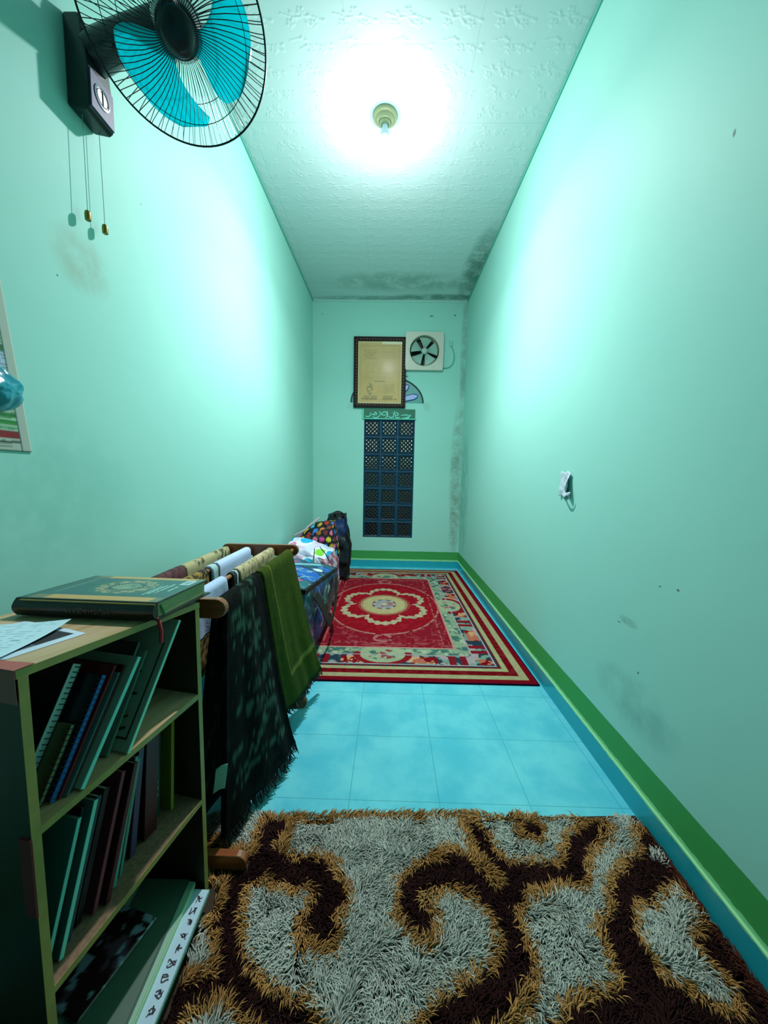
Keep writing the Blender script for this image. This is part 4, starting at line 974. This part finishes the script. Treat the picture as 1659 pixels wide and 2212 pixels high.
pk = empty('polka_dot_bag', (-.69, 3.52, RUGT), label='black bag with many coloured polka dots against the left wall', cat='bag')
dots_c = ['#c8c020', '#2a74c8', '#c43a8c', '#a01a1c', '#e07aa0', '#b8a038', '#7a2a30', '#2aa8d8', '#b0702c']
def c_dots(fi, u, v, P):
    C = base(u, '#0b080e'); sx = P[..., 0] if fi in (0, 2, 4) else P[..., 1]; q = P[..., 2] if fi != 4 else P[..., 1] * 1.0 + 1
    cs = .066; rw_ = np.floor(q / cs); cx2 = (sx + 2 + (rw_ % 2) * cs / 2); cl_ = np.floor(cx2 / cs); dd = np.hypot(cx2 % cs - cs / 2, q % cs - cs / 2)
    idx = (cl_ * 7 + rw_ * 13).astype(int) % len(dots_c)
    for k, h in enumerate(dots_c): C = paint(C, (dd < .0245) & (idx == k), h)
    return C
softbox('bag_body', [(-.235, -.15, 0), (.20, -.15, 0), (.20, .12, 0), (-.235, .12, 0), (-.215, -.11, .50), (.16, -.12, .66), (.17, .09, .72), (-.21, .08, .54)], .025, c_dots, cloth_m, pk, n=60, noise=.014, seed=8)
mb = MB(); mb.tube([(-.22, -.10, .525), (-.12, -.11, .58), (-.06, -.10, .64), (.02, -.09, .70)], .008, 6); mb.build('piping', mat('pale_pink_trim', '#d0b8c0', .6), pk, smooth=True)
mb = MB(); mb.tube([(-.03, -.08, .60), (-.01, -.11, .655), (.05, -.11, .665), (.08, -.09, .62)], .007, 6); mb.build('strap', mat('black_strap_b', '#0b0d10', .6), pk, smooth=True)
ba = empty('balloon_print_bag', (-.66, 3.06, RUGT), label='white bag printed with cyan and green balloons, before the polka dot bag', cat='bag')
def c_ball(fi, u, v, P):
    C = base(u, '#c3cde4'); C = paint(C, fbm(P[..., 0], P[..., 1] + P[..., 2], 9, 2) > .55, '#d8a9c4', .7)
    r = np.random.default_rng(6)
    for k in range(26):
        cx3, cy3, cz3 = r.uniform(-.24, .22), r.uniform(-.2, .2), r.uniform(.1, .62); h = ['#1fa8d8', '#1fa8d8', '#7cc83a', '#e088a8', '#2f8fd8'][k % 5]
        dd = np.sqrt(((P[..., 0] - cx3) / .06) ** 2 + ((P[..., 1] - cy3) / .09) ** 2 + ((P[..., 2] - cz3) / .035) ** 2); C = paint(C, (dd < 1.25) & (dd >= .95), '#e4f0fa'); C = paint(C, dd < .95, h)
    if fi in (0, 1): C = paint(C, (P[..., 0] > .10), '#c88a98', .6); C = paint(C, (P[..., 0] > .08) & (fbm(P[..., 1] + P[..., 0], P[..., 2], 22, 3) > .55), '#8a2a44', .8)
    return C
softbox('bag_body', [(-.25, -.2, 0), (.22, -.2, 0), (.22, .22, 0), (-.25, .22, 0), (-.235, -.16, .53), (.15, -.18, .44), (.20, .16, .47), (-.22, .18, .585)], .03, c_ball, film_m, ba, n=60, noise=.022, seed=12)
mb = MB(); mb.tube([(.10, -.19, .53), (.155, -.205, .47), (.19, -.20, .40)], .004, 6); mb.tube([(.06, -.20, .52), (.055, -.215, .44), (.06, -.21, .38)], .004, 6); mb.build('string', mat('string_dark', '#10303c', .6), ba, smooth=True)
bl = empty('blue_zip_bag', (-.64, 2.25, RUGT), label='large blue patterned zip bag with black straps beside the rack', cat='bag')
def c_blue(fi, u, v, P):
    C = base(u, '#16365c'); f = fbm(P[..., 0] * 1 + P[..., 1], P[..., 2] + P[..., 1] * .5, 7, 14)
    C = paint(C, f > .55, '#1560b8', .8); C = paint(C, f < .38, '#2a6a6c', .7); C = paint(C, np.abs(fbm(P[..., 1], P[..., 2] + P[..., 0], 12, 19, 2) - .5) < .02, '#7aa8a8', .7)
    rr = np.random.default_rng(8)
    for k in range(26):
        cy3, cz3, cx3 = rr.uniform(-.45, .5), rr.uniform(.05, .5), rr.uniform(-.2, .2); w_ = (P[..., 0] - cx3) / .09 if fi == 4 else 0
        dd = np.hypot((P[..., 1] - cy3) / .035, (P[..., 2] - cz3) / .03) + np.abs(w_) if fi != 4 else np.hypot((P[..., 1] - cy3) / .03, (P[..., 0] - cx3) / .03)
        C = paint(C, dd < 1, '#c83c94' if k % 3 else '#d0dce8', .9) if (k % 3 or True) and k < 9 else paint(C, dd < .28, '#b8d0dc')
    e = v > .955 if fi in (0, 1, 2, 3) else (np.minimum(np.minimum(u, 1 - u), np.minimum(v, 1 - v)) < .025)
    return paint(C, e, '#06090c')
softbox('bag_body', [(-.24, -.47, 0), (.19, -.47, 0), (.19, .52, 0), (-.24, .52, 0), (-.24, -.50, .585), (.235, -.50, .545), (.265, .53, .40), (-.22, .50, .50)], .012, c_blue, film_m, bl, n=90, noise=.012, seed=15, pw=.18)
mb = MB(); mb.tube([(-.17, -.10, .545), (-.05, .02, .535), (.08, .15, .50), (.16, .25, .47)], .008, 6); mb.build('zip', mat('pale_cyan_zip', '#8fd4de', .45), bl, smooth=True)
def strap(pts, w_=.045):
    mb = MB(); p = pts; k = len(p)
    for i in range(k): pass
    vs = []; 
    for (x, y, z) in p: vs += [(x, y - w_ / 2, z), (x, y + w_ / 2, z), (x + .006, y + w_ / 2, z), (x + .006, y - w_ / 2, z)]
    fs = [(0, 1, 2, 3), ((k - 1) * 4 + 3, (k - 1) * 4 + 2, (k - 1) * 4 + 1, (k - 1) * 4)]
    for i in range(k - 1):
        for j in range(4): fs.append((i * 4 + j, (i + 1) * 4 + j, (i + 1) * 4 + (j + 1) % 4, i * 4 + (j + 1) % 4))
    return mb.add(vs, fs).build('strap', M['strap'], bl)
M['strap'] = mat('black_webbing', '#050708', .7)
strap([(.245, -.36, .47), (.262, -.26, .37), (.272, -.14, .25), (.272, .0, .15), (.258, .10, .11)], .10)
strap([(.268, .26, .40), (.270, .22, .30), (.272, .16, .20), (.258, .10, .11)], .10)

# ================================================================== red medallion carpet
RX0, RX1, RYa, RYb = -.89, .825, 1.862, 4.235
cp = empty('red_carpet', ((RX0 + RX1) / 2, (RYa + RYb) / 2, 0), (0, 0, rd(.4)), 'red medallion carpet with beige and floral borders on the tiles', 'carpet')
def carpet(U, V):
    w_, l_ = RX1 - RX0, RYb - RYa; x = (U - .5) * w_; y = (V - .5) * l_
    e = np.minimum(w_ / 2 - np.abs(x), l_ / 2 - np.abs(y))
    # along-border coordinate
    side = (w_ / 2 - np.abs(x)) < (l_ / 2 - np.abs(y)); t = np.where(side, y, x)
    C = base(U, '#8c0f1e'); n1 = fbm(x + 3, y + 3, 14, 2); n2 = fbm(x + 3, y + 3, 45, 5, 2)
    fr_ = e > .395
    C = paint(C, fr_, '#a01222'); C = paint(C, fr_ & (n2 > .62), '#b02a38', .35)
    # field decoration
    r = np.hypot(x, y * .88); an = np.arctan2(y * .88, x)
    oval = np.hypot(x / .46, y / .60); cor = fr_ & (oval > 1.0)
    C = paint(C, cor, '#93192a'); C = paint(C, cor & (np.abs(fbm(x + 5, y + 5, 22, 7, 2) - .5) < .05), '#b4525a', .55)
    C = paint(C, fr_ & (np.abs(oval - 1) < .016) & (n2 > .35), '#c08a80', .8)
    C = paint(C, fr_ & (np.abs(e - .455) < .006) & (n2 > .45), '#b86a68', .7)
    for sg_ in (-1, 1):
        rr = np.hypot(x / .055, (y - sg_ * .66) / .05); C = paint(C, fr_ & (np.abs(rr - 1) < .25) & (n2 > .3), '#c07a78', .8)
        C = paint(C, fr_ & (np.abs(np.abs(y - sg_ * .76) - .02 * np.cos(x * 12)) < .006), '#b86a68', .5)
    lob = .255 + .105 * np.abs(np.sin(an * 3)) ** .6
    lobe = np.abs(r - lob) < (.027 + .009 * np.sin(an * 36) * np.sign(1)); C = paint(C, lobe, '#c6b894'); C = paint(C, lobe & (n2 > .58), '#8f7a6c', .6)
    C = paint(C, (r < .223), '#b8554c'); C = paint(C, (r < .213), '#8c0f1e'); C = paint(C, (r < .205), '#b9a877'); C = paint(C, (r < .195), '#c4b581')
    C = paint(C, np.abs(r - .192) < .005, '#a85a50', .7)
    C = paint(C, r < .105, '#6b4a60'); C = paint(C, r < .095 + .012 * np.cos(an * 8), '#b5b0a4'); C = paint(C, (r < .085) & (n2 > .5), '#8fa0a8', .8); C = paint(C, (r < .08) & (n2 < .38), '#a85060', .7); C = paint(C, r < .022, '#c8c0a0')
    # borders
    C = paint(C, np.abs(e - .392) < .007, '#d0948a'); C = paint(C, (e < .385) & (e > .30), '#93a98c')
    pg = (e < .38) & (e > .30); C = paint(C, pg & (fbm(x + 2, y + 2, 24, 9, 3) > .57), '#2f6b66', .85); C = paint(C, pg & (fbm(x + 2, y + 2, 30, 19, 3) > .66), '#c2c8a8', .8)
    fb_ = (e <= .30) & (e > .17); C = paint(C, fb_, '#2a4250'); f3 = fbm(x + 7, y + 7, 17, 41, 3); f4 = fbm(x + 7, y + 7, 24, 43, 3)
    C = paint(C, fb_ & (f3 > .55), '#7fa093'); C = paint(C, fb_ & (f4 > .6), '#b9a6a8')
    ph = ((t + 5) % .42) - .21
    cart = fb_ & (np.abs(ph) < .085) & (e > .195) & (e < .275); C = paint(C, cart, '#8c0f1e'); C = paint(C, cart & (f3 > .5), '#c8705a'); C = paint(C, cart & (f4 > .58), '#d8a878')
    C = paint(C, fb_ & (np.abs(np.abs(ph) - .175) < .02), '#8c1a28')
    # big centre cartouches on each side
    for cc, hh in ((0, .16),):
        q = np.hypot((t - cc) / hh, (e - .30) / .115); C = paint(C, (q < 1) & (e > .175) & (e < .385), '#a9b592'); C = paint(C, (q < 1.15) & (q > .88) & (e < .33) & (e > .172), '#951a26'); C = paint(C, (q < .6) & (f4 > .56) & (e < .38), '#a04a50'); C = paint(C, (q < .6) & (f3 > .62) & (e < .38), '#3f7a68')
    C = paint(C, np.abs(e - .298) < .004, '#b8a8ac'); C = paint(C, np.abs(e - .183) < .004, '#c0b0b0'); C = paint(C, (e < .178) & (e > .168), '#163c4a')
    C = paint(C, (e <= .170) & (e > .158) & (np.abs(((t + 5) % .035) - .0175) < .006), '#163c4a')
    C = paint(C, (e <= .158) | ((e < .170) & (C[..., 0] > 5)), '#b3b483'); C = paint(C, (e <= .127), '#7a0a14'); C = paint(C, (e <= .127) & (n2 > .55), '#8c2028', .6)
    C = paint(C, (e <= .082), '#b3ae82'); C = paint(C, (e <= .040), '#84091a'); C = paint(C, e < .006, '#1c1030')
    C = C * (.62 + .2 * n2[..., None]) 
    return C
nu, nv = 400, 540; hx, hy = (RX1 - RX0) / 2, (RYb - RYa) / 2
U, V = np.meshgrid(np.linspace(-hx, hx, nu), np.linspace(-hy, hy, nv), indexing='ij')
Zc_ = .008 + .0006 * fbm(U + 3, V + 3, 60, 3, 2)
slab('carpet_pile', np.stack([U, V, Zc_], -1), (0, 0, 1), .007, carpet, mat('carpet_wool', attr='Col', rough=1.0, spec=.05, bump=.4, bscale=300), cp, side='#3a0a18')

# ================================================================== shaggy rug
rg_root = empty('shag_rug', (0.1, .6, 0), label='brown and white shaggy rug with tan edged scrolls in the foreground', cat='rug')
RGB_ = np.array([.1, .6, 0])
far_y = lambda x: 1.062 + (x + .40) * .050
X0r, X1r, Y0r = -.86, .838, .05
mb = MB(); mb.add([(X0r, Y0r, 0), (X1r, Y0r, 0), (X1r, far_y(X1r) - .012, 0), (X0r, far_y(X0r) - .012, 0), (X0r, Y0r, .008), (X1r, Y0r, .008), (X1r, far_y(X1r) - .012, .008), (X0r, far_y(X0r) - .012, .008)], [(0, 3, 2, 1), (4, 5, 6, 7), (0, 1, 5, 4), (1, 2, 6, 5), (2, 3, 7, 6), (3, 0, 4, 7)])
mb.v = [tuple(np.array(q) - RGB_) for q in mb.v]; mb.build('backing', mat('rug_backing', '#3a2c20', .95), rg_root)
STR = [
 ([(-.336, 1.031), (-.349, .933), (-.285, .904), (-.204, .9), (-.152, .875), (-.135, .835), (-.158, .801), (-.152, .767)], .030),
 ([(-.345, .923), (-.394, .881), (-.384, .811), (-.366, .75), (-.344, .706), (-.304, .667), (-.253, .64), (-.2, .623), (-.172, .604)], .029),
 ([(-.361, .657), (-.456, .635), (-.414, .605), (-.40, .50), (-.30, .42)], .022), ([(-.398, .891), (-.512, .928), (-.66, .95)], .03),
 ([(.098, .786), (.067, .816), (.085, .873), (.141, .913), (.194, .915), (.223, .901)], .029),
 ([(.201, .925), (.258, .892), (.299, .836), (.317, .789), (.31, .738), (.277, .693), (.23, .657), (.174, .634), (.10, .60), (.05, .52)], .030),
 ([(.287, 1.04), (.296, .981), (.337, .929), (.372, .906), (.439, .903), (.52, .92), (.591, .974), (.624, 1.027), (.684, 1.06)], .024),
 ([(.299, .836), (.348, .881), (.431, .898)], .026), ([(.45, 1.045), (.47, 1.037)], .020),
 ([(.845, 1.034), (.787, .954), (.702, .893), (.635, .83), (.59, .789), (.563, .746), (.559, .713), (.568, .683), (.592, .662)], .030),
 ([(-.20, .60), (-.05, .52), (.05, .42)], .03)]
RP = [(.835, 1.071), (.819, .999), (.739, .932), (.641, .847), (.571, .781), (.546, .726), (.551, .683), (.465, .675), (.402, .645), (.362, .626), (.34, .45), (.86, .30), (.86, .71), (.86, .921), (.857, 1.059)]
IS = [(.805, .901), (.832, .883), (.824, .844), (.824, .816), (.759, .783), (.758, .745), (.781, .704), (.766, .664), (.733, .657), (.683, .681), (.631, .703), (.611, .741), (.623, .79), (.655, .83), (.72, .862)]
PF = [(.815, .993), (.848, 1.0), (.84, .967), (.803, .939), (.789, .965)]
def seg_d(X, Y, P):
    d = np.full(X.shape, 9.0)
    for (ax, ay), (bx_, by_) in zip(P[:-1], P[1:]):
        vx, vy = bx_ - ax, by_ - ay; t = np.clip(((X - ax) * vx + (Y - ay) * vy) / (vx * vx + vy * vy + 1e-12), 0, 1); d = np.minimum(d, np.hypot(X - ax - t * vx, Y - ay - t * vy))
    return d
def inside(X, Y, P):
    c_ = np.zeros(X.shape, bool); n = len(P)
    for i in range(n):
        x1, y1 = P[i]; x2, y2 = P[(i + 1) % n]; cond = ((y1 > Y) != (y2 > Y)) & (X < (x2 - x1) * (Y - y1) / (y2 - y1 + 1e-12) + x1); c_ ^= cond
    return c_
def rug_kind(X, Y):
    """0 white 1 tan 2 brown 3 rust edge"""
    d = np.full(X.shape, 9.0)
    for P_, w_ in STR: d = np.minimum(d, seg_d(X, Y, P_) - w_)
    inr = inside(X, Y, RP); d = np.where(inr, np.minimum(d, -.01), np.minimum(d, seg_d(X, Y, RP + RP[:1])))
    iis = inside(X, Y, IS); di = seg_d(X, Y, IS + IS[:1])
    k = np.where(d < 0, 2, np.where(d < .023, 1, 0))
    k = np.where(iis, np.where(di < .020, 1, 0), k)
    k = np.where(inside(X, Y, PF), 0, k)
    fe = far_y(X) - Y; k = np.where((fe < .030) & (X > -.36), 1, k); k = np.where((X > .822), 3, k)
    return k
NS = 100000
xs = rng.uniform(-.66, .838, NS); ys = rng.uniform(.36, 1.09, NS) 
near = rng.random(NS); 
keep = (ys < far_y(xs) - .004)
# strands are left out where furniture stands on the pile
under = (xs - SA.x) * -.98387 + (ys - SA.y) * .17889       # depth behind the shelf front
sal = (xs - SA.x) * .17889 + (ys - SA.y) * .98387
keep &= ~((under > -.006) & (sal > -.02) & (sal < SL + .015)); keep &= ~((xs < -.435) & (ys < .85)); keep &= ~((xs < -.38) & (np.abs(ys - RY0) < .022))
xs, ys = xs[keep], ys[keep]; NS = len(xs)
jx = xs + rng.normal(0, .003, NS); jy = ys + rng.normal(0, .003, NS); kd = rug_kind(jx, jy)
pal = np.array([A3('#b4bab0'), A3('#b3844c'), A3('#2a1010'), A3('#4a2416')])
colr = pal[kd] * rng.uniform(.72, 1.18, (NS, 1)); alt = rng.random(NS); colr[(kd == 0) & (alt < .06)] = A3('#7f8f86'); colr[(kd == 1) & (alt < .15)] = A3('#7c6238')
Lr = rng.uniform(.018, .031, NS) * np.where(kd == 2, .85, 1.0); 
flow = fbm(xs + 3, ys + 3, 9, 77, 3) * 9.0 + fbm(xs + 3, ys + 3, 28, 78, 2) * 3.5; az = flow + rng.normal(0, .55, NS)
lean_ = rng.uniform(.75, 1.2, NS)
edge = np.clip((.035 - (far_y(xs) - ys)) / .035, 0, 1); 
dx_, dy_ = np.cos(az), np.sin(az) * (1 - edge) + edge * .8
# keep strands away from the right wall
tooR = xs + dx_ * Lr * lean_ > .842; dx_ = np.where(tooR, -np.abs(dx_), dx_)
w0 = rng.uniform(.0012, .0021, NS)
TT_ = [0, .35, .7, 1.0]; wid = [1.0, 1.15, .8, .12]
Vv = []; 
px_, py_ = -dy_, dx_; nr = np.hypot(px_, py_) + 1e-9; px_, py_ = px_ / nr, py_ / nr
for t, wk in zip(TT_, wid):
    cx3 = xs + dx_ * Lr * lean_ * (t ** 1.35) * .85; cy3 = ys + dy_ * Lr * lean_ * (t ** 1.35) * .85; cz3 = .007 + Lr * .78 * np.sin(np.minimum(t * 1.25, 1.0) * math.pi / 2) * (1 - .28 * np.clip(t - .6, 0, 1) * lean_) * (.85 if True else 1)
    ww = w0 * wk
    for a_ in (0, 2.094, 4.189):
        Vv.append(np.stack([cx3 + px_ * ww * math.cos(a_), cy3 + py_ * ww * math.cos(a_), cz3 + ww * math.sin(a_) * .9], 1))
Vv = np.stack(Vv, 1)      # NS,12,3
F_ = []
for r in range(3):
    for a_ in range(3): F_.append((r * 3 + a_, r * 3 + (a_ + 1) % 3, (r + 1) * 3 + (a_ + 1) % 3, (r + 1) * 3 + a_))
F_ = np.array(F_)[None] + (np.arange(NS) * 12)[:, None, None]
tipd = np.array([.55, .9, 1.05, 1.1]).repeat(3)[None, :, None]
CC = np.broadcast_to(colr[:, None, :], (NS, 12, 3))
pile = mesh_np('pile', (Vv - RGB_).reshape(-1, 3), F_.reshape(-1, 4), mat('shag_yarn', attr='Col', rough=.9, spec=.15), rg_root, CC.reshape(-1, 3))
pile['kind'] = 'stuff'
